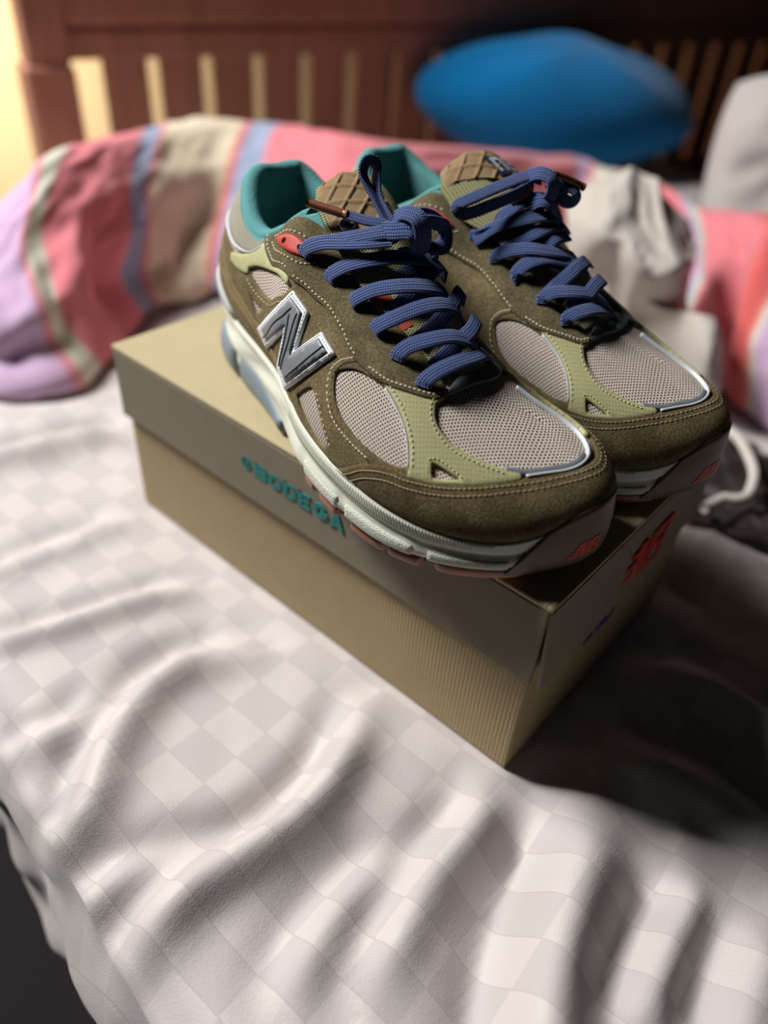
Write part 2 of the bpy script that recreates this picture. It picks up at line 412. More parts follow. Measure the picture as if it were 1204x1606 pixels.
def strip(name, line, width, mat, parent, mir, off=.12, depth=.1, label=None):
    l = spline(line, step=.15); t = np.gradient(l, axis=0); t /= np.linalg.norm(t, axis=1, keepdims=True); n = np.stack([-t[:, 1], t[:, 0]], 1) * width / 2
    return panel(name, np.concatenate([l + n, (l - n)[::-1]]), mat, parent, mir, off, depth, round_=.03, label=label, poly_is_smooth=True)
def offset_line(line, d):
    t = np.gradient(line, axis=0); t /= np.maximum(np.linalg.norm(t, axis=1, keepdims=True), 1e-9); return line + np.stack([-t[:, 1], t[:, 0]], 1) * d
CAP = np.array([(-1, -.5, 0), (-1, .5, 0), (1, .5, 0), (1, -.5, 0), (-.7, -.35, .8), (-.7, .35, .8), (.7, .35, .8), (.7, -.35, .8)], float)
CAPF = [(4, 7, 6, 5), (0, 3, 7, 4), (1, 5, 6, 2), (0, 4, 5, 1), (3, 2, 6, 7)]
def stitches(lines, mat, parent, mir, off=.13, pitch=.27, ln=.17, wd=.058, ht=.04):
    """rows of thread stitches, one small solid each, joined as stuff"""
    Xs, Fs = [], []
    for line in lines:
        l = spline(line, step=pitch); P_, N_ = lookup(l); 
        T_ = np.gradient(P_, axis=0); T_ /= np.linalg.norm(T_, axis=1, keepdims=True); B_ = np.cross(N_, T_)
        for p, n, t, b in zip(P_, N_, T_, B_):
            X = p + n * off + CAP[:, :1] * t * ln / 2 + CAP[:, 1:2] * b * wd + CAP[:, 2:] * n * ht
            if mir: X = X * (1, -1, 1)
            o = sum(map(len, Xs)); Xs.append(X); Fs += [tuple(o + i for i in (f[::-1] if mir else f)) for f in CAPF]
    return mesh_obj('stitching', np.concatenate(Xs) * .01, Fs, mat, parent, True, kind='stuff')
def ribbon(pts, nrm, width, thick, step=.12, uoff=0.0):
    """flat woven band along a 3-D path (cm); nrm are the facing directions at the control points"""
    p = np.asarray(pts, float); q = np.concatenate([p, np.asarray(nrm, float)], 1)
    L = spline(p, step=step); s = spline(q, n=len(L)); s, n = s[:, :3], s[:, 3:]
    t = np.gradient(s, axis=0); t /= np.linalg.norm(t, axis=1, keepdims=True)
    n = n - (n * t).sum(1, keepdims=True) * t; n /= np.linalg.norm(n, axis=1, keepdims=True); b = np.cross(t, n)
    sec = [(-.5, 0, 0), (-.46, .5, .06), (-.25, .62, .27), (0, .68, .5), (.25, .62, .73), (.46, .5, .94), (.5, 0, 1), (.46, -.5, .94), (0, -.62, .5), (-.46, -.5, .06)]
    wv = np.broadcast_to(width, (len(s),)) if np.ndim(width) == 0 else np.interp(np.linspace(0, 1, len(s)), np.linspace(0, 1, len(width)), width)
    X = np.stack([s + b * (a * wv)[:, None] + n * (c * thick) for a, c, _ in sec], 1)
    u = np.concatenate([[0], np.cumsum(np.linalg.norm(np.diff(s, axis=0), axis=1))]) + uoff
    uv = np.stack([np.stack([u, np.full(len(u), k)], 1) for _, _, k in sec], 1)
    f = grid_faces(len(s), len(sec), closed_v=True, flip=True); m_ = len(sec)
    f += [tuple(range(m_)), tuple((len(s) - 1) * m_ + i for i in range(m_))[::-1]]
    return X.reshape(-1, 3), f, uv.reshape(-1, 2)
def tube(name, pts, r, mat, parent=None, seg=10, step=None, closed=False, label=None, kind=None):
    s = spline(pts, step=step or r * 1.2, closed=closed); n_ = len(s)
    t = (np.roll(s, -1, 0) - np.roll(s, 1, 0)) if closed else np.gradient(s, axis=0); t /= np.linalg.norm(t, axis=1, keepdims=True)
    u = np.cross(t[0], (0, 0, 1)); 
    if np.linalg.norm(u) < .1: u = np.cross(t[0], (0, 1, 0))
    U = []
    for ti in t:
        u = u - (u @ ti) * ti; u = u / np.linalg.norm(u); U.append(u)
    U = np.array(U); Vv = np.cross(t, U); a = np.linspace(0, 2 * np.pi, seg, endpoint=False)
    X = s[:, None] + r * (np.cos(a)[None, :, None] * U[:, None] + np.sin(a)[None, :, None] * Vv[:, None])
    f = grid_faces(n_, seg, closed, True, flip=False)
    if not closed: f += [tuple(range(seg))[::-1], tuple((n_ - 1) * seg + i for i in range(seg))]
    return mesh_obj(name, X.reshape(-1, 3), f, mat, parent, True, label=label, kind=kind)
# ------------------------------------------------------------------ shoe box
def kraft(name, col, ribs=False, axis=0):
    k = NT(name, .8, .25); o = k.obj(); x, y, z = k.sep(o)
    n = k.noise(o, 900, 3); n2 = k.noise(o, 60, 3)
    c = k.mix(k.math('ADD', k.math('MULTIPLY', n, .6), k.math('MULTIPLY', n2, .4)), tuple(v * .82 for v in col[:3]) + (1,), tuple(min(1, v * 1.15) for v in col[:3]) + (1,))
    if ribs:
        s = k.math('SINE', k.math('MULTIPLY', (x, y, z)[axis], 2 * math.pi / .0024)); k.set('Base Color', k.mix(k.math('MULTIPLY_ADD', s, .5, .5), k.mix(.14, c, (0, 0, 0, 1)), c))
        k.bump(s, .3, .0004)
    else: k.set('Base Color', c); k.bump(n, .3, .0002)
    return k.m
KB = kraft('kraft_ribbed', sr(170, 152, 116), True, 0); KBY = kraft('kraft_ribbed_end', sr(170, 152, 116), True, 1); KT = kraft('kraft_ribbed_lid', sr(188, 174, 138), True, 0)
KS = kraft('kraft_smooth', sr(136, 127, 110)); KI = kraft('kraft_inside', sr(150, 128, 92))
BL, BW, LH = .345, .195, .0536
def slab(name, x0, x1, y0, y1, z0, z1, mat, par, bev=.0008, label=None):
    bm = bmesh.new(); bmesh.ops.create_cube(bm, size=1)
    for v in bm.verts: v.co = Vector((x0 + (v.co.x + .5) * (x1 - x0), y0 + (v.co.y + .5) * (y1 - y0), z0 + (v.co.z + .5) * (z1 - z0)))
    bmesh.ops.bevel(bm, geom=bm.edges[:], offset=bev, segments=2, profile=.5, affect='EDGES')
    me = bpy.data.meshes.new(name); bm.to_mesh(me); bm.free(); me.materials.append(mat)
    o = bpy.data.objects.new(name, me); COL.objects.link(o); o.parent = par
    if label: o['label'] = label
    return o
bx = empty('shoe_box', (0, 0, 0), 0, 'ribbed brown cardboard shoe box with a teal printed lid, under both sneakers', 'box')
i = .004; t_ = .003
slab('long_side', -BL + i, -i, i, i + t_, 0.001, BOXH - .004, KB, bx); slab('long_side', -BL + i, -i, BW - i - t_, BW - i, 0.001, BOXH - .004, KB, bx)
be = slab('short_side', -i - t_, -i, i + t_, BW - i - t_, 0.001, BOXH - .004, KBY, bx); slab('short_side', -BL + i, -BL + i + t_, i + t_, BW - i - t_, 0.001, BOXH - .004, KBY, bx)
slab('box_bottom', -BL + i + t_, -i - t_, i + t_, BW - i - t_, 0.001, 0.004, KI, bx)
z0, z1 = BOXH - LH, BOXH
ld = slab('lid', -BL, 0, 0, BW, z1 - .003, z1, KT, bx, .001, label='ribbed cardboard lid')
lr = slab('long_rim', -BL + .001, -.0016, 0.0, .0026, z0, z1 - .0032, KS, ld); slab('long_rim', -BL + .001, -.0016, BW - .0026, BW, z0, z1 - .0032, KS, ld)
sr_ = slab('short_rim', -.0026, 0.0, .0012, BW - .003, z0 - .001, z1 - .0032, KS, ld); slab('short_rim', -BL, -BL + .0026, .003, BW - .003, z0 - .002, z1 - .0032, KS, ld)
# the end flap stands a little proud at its lower corner, as in the picture
for v in sr_.data.vertices: v.co.x += .0045 * (1 - (v.co.z - z0) / LH) * max(0, 1 - v.co.y / .12)
def print_patch(name, polys, origin, ex, ey, n, mat, par, label=None, th=.0003):
    V, F = [], []; origin, ex, ey, n = (np.array(q, float) for q in (origin, ex, ey, n))
    for kk, p in enumerate(polys):
        s = len(V); m_ = len(p); lift = th + kk * 6e-6; V += [origin + ex * a + ey * b + n * lift for a, b in p] + [origin + ex * a + ey * b - n * th for a, b in p]
        F += [tuple(range(s, s + m_))] + [(s + k, s + m_ + k, s + m_ + (k + 1) % m_, s + (k + 1) % m_) for k in range(m_)]
    return mesh_obj(name, V, F, mat, par, False, label=label)
def rect(x0, y0, x1, y1): return [(x0, y0), (x1, y0), (x1, y1), (x0, y1)]
def ringp(cx, cy, rx, ry, tx, ty, a0=0, a1=360, n=20):
    a = np.radians(np.linspace(a0, a1, n + 1)); out = []
    for k in range(n): out.append([(cx + rx * math.cos(a[k]), cy + ry * math.sin(a[k])), (cx + rx * math.cos(a[k + 1]), cy + ry * math.sin(a[k + 1])), (cx + (rx - tx) * math.cos(a[k + 1]), cy + (ry - ty) * math.sin(a[k + 1])), (cx + (rx - tx) * math.cos(a[k]), cy + (ry - ty) * math.sin(a[k]))])
    return out
def letters():
    P = []; x = 0; s = .38; W_ = 1.1
    for ch in 'BODEGA':
        if ch == 'B': P += [rect(x, 0, x + s, 1), rect(x, 0, x + .8, .25), rect(x, .37, x + .8, .63), rect(x, .75, x + .8, 1)] + ringp(x + .75, .30, .36, .30, s, .2, -90, 90, 8) + ringp(x + .75, .70, .36, .30, s, .2, -90, 90, 8)
        if ch == 'O': P += ringp(x + .58, .5, .58, .5, s, .28)
        if ch == 'D': P += [rect(x, 0, x + s, 1), rect(x, 0, x + .6, .22), rect(x, .78, x + .6, 1)] + ringp(x + .58, .5, .55, .5, s, .22, -90, 90, 12)
        if ch == 'E': P += [rect(x, 0, x + s, 1), rect(x, 0, x + 1, .22), rect(x, .39, x + .9, .61), rect(x, .78, x + 1, 1)]
        if ch == 'G': P += ringp(x + .58, .5, .58, .5, s, .28, 35, 360, 18) + [rect(x + .6, .36, x + 1.16, .55)]
        if ch == 'A': P += [[(x, 0), (x + .32, 0), (x + .72, 1), (x + .42, 1)], [(x + .82, 0), (x + 1.14, 0), (x + .72, 1), (x + .42, 1)], rect(x + .25, .2, x + .9, .4)]
        x += 1.28 if ch in 'OG' else 1.22
    return P, x
TEAL = plain('teal_print', sr(48, 126, 122), .7, .3); RED = plain('red_print', sr(206, 62, 46), .7, .3); BLUEP = plain('blue_print', sr(40, 62, 140), .7, .3)
lp, lw = letters()
# ---- bed frame with slatted headboard
def wood(name, c1, c2):
    k = NT(name, .55, .35); o = k.obj(); mp = k.n('ShaderNodeMapping', Vector=o, Scale=(14, 14, 1.6)).outputs[0]
    n = k.noise(mp, 3.5, 5, .6, 1.2); k.set('Base Color', k.ramp(n, [(.3, c1), (.7, c2)])); k.bump(n, .1, .001); return k.m
WD = wood('brown_wood', sr(146, 100, 80), sr(172, 122, 100))
bed = empty('bed', (-1.0, .40, -.5), -math.atan(.3), 'reddish brown wooden bed with a slatted headboard behind the bedding', 'bed')
# local axes: y runs along the headboard, x points at the camera
def bpart(name, x0, x1, y0, y1, z0, z1, bev=.004):
    o = slab(name, x0, x1, y0, y1, z0 + .5, z1 + .5, WD, bed, bev); return o
bpart('post', -.045, .02, -.088, -.022, -.5, .175, .006); bpart('post', -.040, .014, -.080, -.024, .175, .62, .005)
bpart('post', -.045, .02, 1.76, 1.83, -.5, .62, .006)
bpart('top_rail', -.028, .006, -.024, 1.76, .222, .30); bpart('lower_rail', -.030, -.002, -.024, 1.76, .178, .214); bpart('panel_rail', -.022, -.008, -.024, 1.76, .205, .23)
bpart('bottom_rail', -.03, .0, -.024, 1.76, -.22, -.05)
bpart('upper_panel', -.02, -.006, -.024, 1.76, .30, .56)
y = .022; k_ = 0
while y < 1.68:
    bpart('slat', -.026, -.006, y, y + .062, -.06, .182, .003); y += .0815
# ------------------------------------------------------------------ mattress and fitted sheet
FOLDS = [ # fold crest lines on the bed (m), height, width, shadow side
 ([(-.155,-.21),(-.146,-.188),(-.146,-.167),(-.165,-.143),(-.181,-.115),(-.188,-.081),(-.171,-.046)], .015, .014, 1),
 ([(-.12,-.206),(-.103,-.177),(-.091,-.147),(-.075,-.121)], .007, .010, 1),
 ([(-.061,-.203),(-.071,-.191),(-.074,-.16),(-.068,-.133),(-.064,-.096),(-.069,-.061),(-.085,-.022)], .016, .013, 1),
 ([(-.004,-.155),(-.013,-.132),(-.014,-.104),(-.012,-.07)], .008, .012, 1),
 ([(.018,-.128),(.011,-.096),(.005,-.063),(.005,-.032),(-.003,-.012)], .011, .012, 1),
 ([(.10,-.12),(.08,-.088),(.067,-.055),(.056,-.014),(.044,.012)], .022, .021, 1),
 ([(.115,-.07),(.11,-.045),(.108,-.024),(.107,.003),(.096,.02)], .012, .013, 1),
 ([(.15,-.05),(.145,-.02),(.14,.02)], .010, .014, 1),
 ([(-.30,-.16),(-.283,-.143),(-.269,-.111),(-.257,-.074),(-.239,-.03)], .009, .010, 1),
 ([(-.36,-.14),(-.343,-.112),(-.336,-.068),(-.33,-.02)], .007, .012, 1),
 ([(-.48,-.09),(-.465,-.049),(-.447,.012),(-.423,.043)], .014, .018, 1),
 ([(-.03,.262),(.017,.262),(.061,.250),(.12,.24)], .028, .022, -1),
 ([(.03,.30),(.07,.31),(.12,.30)], .02, .02, -1),
 ([(.02,.12),(.06,.14),(.12,.13)], .012, .02, 1), ([(.03,.05),(.08,.07),(.15,.06)], .008, .018, 1),
 ([(-.22,-.19),(-.20,-.15),(-.21,-.11)], .006, .01, 1),
]
def fold_height(x, y):
    z = np.zeros_like(x)
    for line, h, wd, sd in FOLDS:
        l = spline(line, step=.006); best = np.full(x.shape, 9.); sg = np.zeros_like(x); al = np.zeros_like(x)
        for q in range(len(l) - 1):
            a, b = l[q], l[q + 1]; e = b - a; L2 = e @ e; t = np.clip(((x - a[0]) * e[0] + (y - a[1]) * e[1]) / L2, 0, 1)
            dx = x - a[0] - t * e[0]; dy = y - a[1] - t * e[1]; d = np.hypot(dx, dy); m_ = d < best
            best = np.where(m_, d, best); sg = np.where(m_, np.sign(dx * e[1] - dy * e[0]), sg); al = np.where(m_, (q + t) / (len(l) - 1), al)
        d = best * sg * sd; env = np.clip(np.minimum(al, 1 - al) * 5, .0, 1); env = .25 + .75 * env; fade = np.exp(-np.maximum(0, best - .03) / .02)
        z += h * (np.exp(-(d / wd) ** 2) - .75 * np.exp(-((d + wd * 1.5) / (wd * .9)) ** 2)) * env * fade
    return z
def vnoise(x, y, sc, seed):
    r = np.random.RandomState(seed); g = r.rand(64, 64) * 2 - 1; u = x / sc; v = y / sc; i0 = np.floor(u).astype(int); j0 = np.floor(v).astype(int); a = u - i0; b = v - j0; a = a * a * (3 - 2 * a); b = b * b * (3 - 2 * b)
    G = lambda i, j: g[i % 64, j % 64]
    return G(i0, j0) * (1 - a) * (1 - b) + G(i0 + 1, j0) * a * (1 - b) + G(i0, j0 + 1) * (1 - a) * b + G(i0 + 1, j0 + 1) * a * b
def edge_y(x): return -.187 - .13 * np.clip(x + .15, -.6, .5)
gx = np.concatenate([np.arange(-1.0, -.5, .015), np.arange(-.5, .28, .0042), np.arange(.28, .5, .015)])
sv = np.concatenate([np.linspace(-.20, -.005, 26), np.arange(0, .36, .0042), np.arange(.36, 1.5, .02)])    # across: 0 at the mattress edge
XX, SS = np.meshgrid(gx, sv, indexing='ij'); EY = edge_y(XX)
xmin = -1.0 + .3 * (EY + SS - .4) + .035; XX = np.where(XX < -.5, -.5 + (XX + .5) * (-.5 - xmin) / .5, XX); EY = edge_y(XX)
over = np.clip(-SS, 0, None); YY = EY + np.where(SS > 0, SS, -.006 * np.sin(np.clip(over / .03, 0, 1) * np.pi / 2) - .03 * over)
ZZ = fold_height(XX, YY) + .0022 * vnoise(XX, YY, .07, 1) + .0004 * vnoise(XX + YY * .4, YY, .018, 2)
ZZ = ZZ * np.where(SS > 0, 1, np.exp(-over / .02)) - np.where(SS > 0, .012 * np.exp(-(SS / .018) ** 2 * 2) , .012 + over * .98)
YY = YY + np.where(SS <= 0, .01 * vnoise(XX, over * .5, .04, 7) * np.clip(over / .04, 0, 1) + .004 * vnoise(XX + over * .6, over, .03, 8) * np.clip(over / .03, 0, 1), 0)
inb = sstep(-BL - .02, -BL + .012, XX) * (1 - sstep(-.012, .012, XX)) * sstep(-.012, .010, YY) * (1 - sstep(BW - .01, BW + .02, YY))
ZZ = ZZ * (1 - inb) - .0005 * inb
k = NT('satin_check_sheet', .62, .35); uvn = k.uv(); u, v, _ = k.sep(uvn)
nz = k.math('MULTIPLY', k.math('SUBTRACT', k.noise(k.obj(), 9, 3), .5), .5)
su = k.math('MODULO', k.math('ABSOLUTE', k.math('FLOOR', k.math('ADD', k.math('MULTIPLY', u, 1 / .030), 200.0))), 2.0)
svn = k.math('MODULO', k.math('ABSOLUTE', k.math('FLOOR', k.math('ADD', k.math('MULTIPLY', v, 1 / .0225), 200.0))), 2.0)
ck = k.math('ABSOLUTE', k.math('SUBTRACT', su, svn))
fr = k.math('FRACT', k.math('ADD', k.math('MULTIPLY', v, 1 / .0225), 200.0)); ln_ = k.math('LESS_THAN', k.math('ABSOLUTE', k.math('SUBTRACT', fr, .5)), .488)
base = k.mix(ck, sr(192, 184, 182), sr(203, 195, 192))
k.set('Base Color', k.mix(ln_, sr(184, 174, 170), base))
k.set('Roughness', k.math('MULTIPLY_ADD', ck, -.12, .66)); k.set('Sheen Weight', .15)
k.bump(k.math('ADD', k.noise(k.obj(), 900, 2), k.math('MULTIPLY', k.noise(k.obj(), 60, 4, .6), 1.0)), .3, .0006)
SHEET = k.m
mat_m = plain('mattress_ticking', sr(190, 182, 176), .9, .1)
bed_m = empty('mattress', (0, .5, -.24), 0, 'mattress dressed in a creased pale grey sheet woven in checks', 'mattress')
def xm(y): return -1.0 + .3 * (y - .4) + .04
foot = [(xm(-.1), edge_y(-1.0) + .02), (-.6, edge_y(-.6) + .02), (-.15, edge_y(-.15) + .02), (.48, edge_y(.48) + .02), (.48, 1.2), (xm(1.2), 1.2)]
mv = [(x, y - .5, .22) for x, y in foot] + [(x, y - .5, 0) for x, y in foot]; nf_ = len(foot)
mesh_obj('mattress_core', mv, [tuple(range(nf_)), tuple(range(2 * nf_ - 1, nf_ - 1, -1))] + [(q, nf_ + q, nf_ + (q + 1) % nf_, (q + 1) % nf_) for q in range(nf_)], mat_m, bed_m, False)
# slight rotation of the woven stripes against the bed edge is kept in the pattern coordinates
UVs = np.stack([XX + .03 * YY, YY - .03 * XX], -1)
mesh_obj('fitted_sheet', np.stack([XX, YY - .5, ZZ + .24], -1).reshape(-1, 3), grid_faces(len(gx), len(sv)), SHEET, bed_m, True, UVs.reshape(-1, 2), label='pale grey satin sheet with woven checks and creases')
# ------------------------------------------------------------------ striped blanket
BLK = [[[-0.596, -0.017, 0.0], [-0.607, -0.014, 0.033], [-0.661, 0.01, 0.051], [-0.749, 0.061, 0.062]], [[-0.557, 0.017, 0.0], [-0.568, 0.022, 0.055], [-0.619, 0.05, 0.085], [-0.7, 0.116, 0.124]], [[-0.545, 0.075, 0.0], [-0.56, 0.071, 0.074], [-0.616, 0.089, 0.106], [-0.689, 0.168, 0.158]], [[-0.574, 0.133, 0.0], [-0.586, 0.136, 0.073], [-0.637, 0.163, 0.116], [-0.712, 0.234, 0.159]], [[-0.607, 0.199, 0.0], [-0.619, 0.202, 0.053], [-0.666, 0.236, 0.108], [-0.735, 0.313, 0.153]], [[-0.606, 0.251, 0.0], [-0.617, 0.257, 0.055], [-0.663, 0.292, 0.098], [-0.724, 0.378, 0.155]], [[-0.599, 0.286, -0.0], [-0.604, 0.3, 0.033], [-0.636, 0.353, 0.101], [-0.691, 0.443, 0.153]], [[-0.52, 0.299, 0.0], [-0.524, 0.313, 0.047], [-0.551, 0.369, 0.105], [-0.608, 0.454, 0.157]], [[-0.418, 0.368, 0.0], [-0.429, 0.374, 0.061], [-0.469, 0.416, 0.103], [-0.538, 0.489, 0.152]], [[-0.417, 0.562, -0.0], [-0.423, 0.558, 0.048], [-0.447, 0.584, 0.083], [-0.502, 0.65, 0.128]], [[-0.414, 0.779, 0.0], [-0.423, 0.775, 0.044], [-0.445, 0.803, 0.068], [-0.493, 0.873, 0.094]], [[-0.389, 0.771, 0.0], [-0.394, 0.769, 0.044], [-0.412, 0.799, 0.068], [-0.441, 0.879, 0.09]], [[-0.3, 0.735, 0.0], [-0.304, 0.733, 0.05], [-0.32, 0.764, 0.08], [-0.355, 0.842, 0.099]], [[-0.154, 0.573, 0.0], [-0.16, 0.571, 0.065], [-0.175, 0.604, 0.108], [-0.219, 0.679, 0.122]], [[-0.089, 0.521, 0.0], [-0.094, 0.52, 0.069], [-0.111, 0.552, 0.12], [-0.147, 0.63, 0.147]], [[-0.028, 0.481, 0.0], [-0.049, 0.478, 0.074], [-0.05, 0.513, 0.119], [-0.07, 0.596, 0.146]], [[0.052, 0.448, 0.0], [0.037, 0.447, 0.059], [0.032, 0.481, 0.098], [0.022, 0.566, 0.122]]]
B_ = np.array(BLK); nC = len(B_)
rowsB = []
for c in B_:
    b, lo, um, tp = c; hd = (tp - b) * (1, 1, 0); hd /= np.linalg.norm(hd)
    bk = .14
    r = [b + hd * .05 + (0, 0, .004), b + (0, 0, .008), lo, um, (um + tp) / 2 + np.array((0, 0, .008)), tp, tp + hd * .04 - (0, 0, .015), tp + hd * .08 - (0, 0, tp[2] * .5), tp + hd * .10 - (0, 0, tp[2] - .012)]
    rowsB.append(r)
rowsB = np.array(rowsB)
cols_f = []
NB_ = 330; NR = 90
sp = np.stack([spline(rowsB[:, j], n=NB_) for j in range(rowsB.shape[1])], 1)
# keep the pattern position tied to the drawn columns
ucol = np.stack([np.interp(np.linspace(0, 1, NB_), np.linspace(0, 1, NB_), np.linspace(0, 1, NB_))] * 1, 0)
def colspline(j):
    p = rowsB[:, j]; q = np.concatenate([2 * p[:1] - p[1:2], p, 2 * p[-1:] - p[-2:-1]]); out = []
    for s in np.linspace(0, nC - 1, NB_):
        i = min(int(s), nC - 2); t = s - i; a, b, c, d = q[i:i + 4]; out.append(.5 * (2 * b + (c - a) * t + (2 * a - 5 * b + 4 * c - d) * t * t + (3 * b - a - 3 * c + d) * t ** 3))
    return np.array(out)
sp = np.stack([colspline(j) for j in range(rowsB.shape[1])], 1)
G = np.stack([spline(sp[i_], n=NR) for i_ in range(NB_)], 0)
dU = np.gradient(G, axis=0); dV = np.gradient(G, axis=1); Nb = np.cross(dU, dV); Nb /= np.maximum(np.linalg.norm(Nb, axis=2, keepdims=True), 1e-9)
if Nb[:, 40, 2].mean() < 0: Nb = -Nb
cu = np.linspace(0, nC - 1, NB_)[:, None] + 0 * np.arange(NR)[None]; rv = 0 * cu + np.linspace(0, 1, NR)[None]
def dent(c, r, wc, wr, d, sl=0): return d * np.exp(-((cu - c - sl * (rv - r)) / wc) ** 2 - ((rv - r) / wr) ** 2)
disp = dent(5.3, .30, .55, .12, -.034, 1.0) + dent(3.1, .24, .35, .10, -.026, -1) + dent(4.0, .2, .8, .06, -.02) + dent(2.2, .25, .3, .13, -.016) + dent(1.2, .17, .9, .035, -.02) + dent(1.4, .12, 1.5, .05, .026) + dent(2.9, .22, .2, .1, .01, -1.2) \
     + dent(13.6, .3, .22, .2, -.016) + dent(14.3, .35, .25, .2, .014) + dent(12.6, .33, .3, .12, -.022) + dent(6.8, .35, .4, .2, -.012)
disp += .005 * vnoise(cu * .06, rv * .5, .05, 11) + .0022 * vnoise(cu * .06, rv * .5, .017, 12)
G = G + Nb * disp[..., None]; G[..., 2] = np.maximum(G[..., 2], .006)
k = NT('striped_blanket_weave', .95, .1); u, v, _ = k.sep(k.uv())
lil = sr(196, 166, 198); wht = sr(214, 214, 196); pnk = sr(222, 128, 136); blu = sr(150, 160, 186); crm = sr(226, 212, 184); red = sr(222, 104, 100); tl = sr(150, 190, 180)
stops = [(0, lil), (1.62, lil), (1.78, pnk), (1.86, wht), (2.14, wht), (2.24, pnk), (3.78, pnk), (3.86, blu), (4.14, blu), (4.24, pnk), (4.34, crm), (5.62, crm), (5.72, red), (5.85, blu), (6.2, blu), (6.3, pnk), (9.6, pnk), (9.75, lil), (10.3, lil), (10.55, pnk), (10.8, wht), (11.25, wht), (11.4, pnk), (12.5, pnk), (12.66, lil), (12.78, tl), (12.84, wht), (12.9, pnk), (14.0, pnk), (14.3, red), (14.55, red), (14.66, wht), (14.78, lil), (16, lil)]
stops2 = stops; half = 17
r1 = k.ramp(k.math('MULTIPLY', u, 1.0), [(p / 16.0, c) for p, c in stops[:half]]); r2 = k.ramp(k.math('MULTIPLY', u, 1.0), [(p / 16.0, c) for p, c in stops[half:]])
c = k.mix(k.math('GREATER_THAN', u, 10.0 / 16), r1, r2)
k.set('Base Color', c); k.set('Sheen Weight', .25); k.bump(k.noise(k.obj(), 500, 3), .5, .001)
UVb = np.stack([cu / 16.0, rv], -1)
bl = mesh_obj('striped_blanket', G.reshape(-1, 3), grid_faces(NB_, NR), k.m, None, True, UVb.reshape(-1, 2))
tag(bl, 'pink, lilac and cream striped blanket heaped along the back of the bed', 'blanket')
# ------------------------------------------------------------------ pillows
def fabric(name, col, var=.08):
    k = NT(name, .95, .04); n = k.noise(k.obj(), 6, 4); k.set('Base Color', k.mix(n, tuple(c * (1 - var) for c in col[:3]) + (1,), tuple(min(1, c * (1 + var)) for c in col[:3]) + (1,)))
    k.set('Sheen Weight', .2); k.bump(k.noise(k.obj(), 500, 2), .25, .0008); return k.m
def cushion(name, loc, rot, size, mat, label, pinch=.5, seed=3, wr=.01):
    """stuffed cover: two puffed faces meeting in a seam, corners drawn out"""
    n = 41; a = np.linspace(-1, 1, n); U, V = np.meshgrid(a, a, indexing='ij')
    px_ = U * (1 - .12 * pinch * (1 - U ** 2) * 0 - .14 * pinch * (1 - np.abs(V)) * 0) * (1 - .10 * pinch * (1 - V * V)); py_ = V * (1 - .10 * pinch * (1 - U * U)); kq = 1 - .13 * (U * V) ** 2; px_ = px_ * kq; py_ = py_ * kq
    h = ((1 - U ** 4) * (1 - V ** 4)) ** .55
    W = wr * (vnoise(U * .5 + 3, V * .5, .18, seed) + .5 * vnoise(U * .5, V * .5 + 2, .08, seed + 1)) * (1 - np.maximum(abs(U), abs(V)) ** 6)
    top = np.stack([px_ * size[0], py_ * size[1], h * size[2] + W], -1); bot = np.stack([px_ * size[0], py_ * size[1], -h * size[2] + W * .5], -1)
    X = np.concatenate([top.reshape(-1, 3), bot.reshape(-1, 3)]); F = grid_faces(n, n) + [tuple(n * n + i for i in f[::-1]) for f in grid_faces(n, n)]
    o = mesh_obj(name, X, F, mat); bm = bmesh.new(); bm.from_mesh(o.data); bmesh.ops.remove_doubles(bm, verts=bm.verts, dist=1e-5); bm.to_mesh(o.data); bm.free(); o.data.shade_smooth()
    o.location = loc; o.rotation_euler = rot; tag(o, label, 'pillow'); return o
BLUEM = fabric('blue_cover', sr(12, 112, 170)); GREYM = fabric('grey_cover', sr(182, 175, 171))
def disc_cushion(name, loc, rot, size, mat, label):
    nu, nv = 64, 40; X = []
    for i_ in range(nu):
        a = 2 * math.pi * i_ / nu
        for j in range(nv):
            p = -math.pi / 2 + math.pi * j / (nv - 1); r = math.cos(p) ** .75 if j not in (0, nv - 1) else 0; s = math.sin(p)
            x, y_ = math.cos(a) * r, math.sin(a) * r; k2 = 1 - .25 * max(0, -x) ** 2
            X.append((x * size[0], y_ * size[1] * k2, s * size[2] * (1 - .35 * abs(x) ** 2) + .006 * math.sin(5 * a) * r))
    o = mesh_obj(name, X, grid_faces(nu, nv, closed_u=True), mat); o.location = loc; o.rotation_euler = rot; tag(o, label, 'cushion'); return o
disc_cushion('blue_cushion', (-.658, 1.095, .112), (math.radians(20), math.radians(4), math.radians(52)), (.262, .11, .098), BLUEM, 'bright blue plump cushion lying against the headboard')
cushion('grey_pillow', (-.10, .885, .128), (math.radians(58), 0, math.radians(30)), (.20, .135, .075), GREYM, 'pale grey pillow propped behind the pink blanket at the right', seed=5, wr=.02)
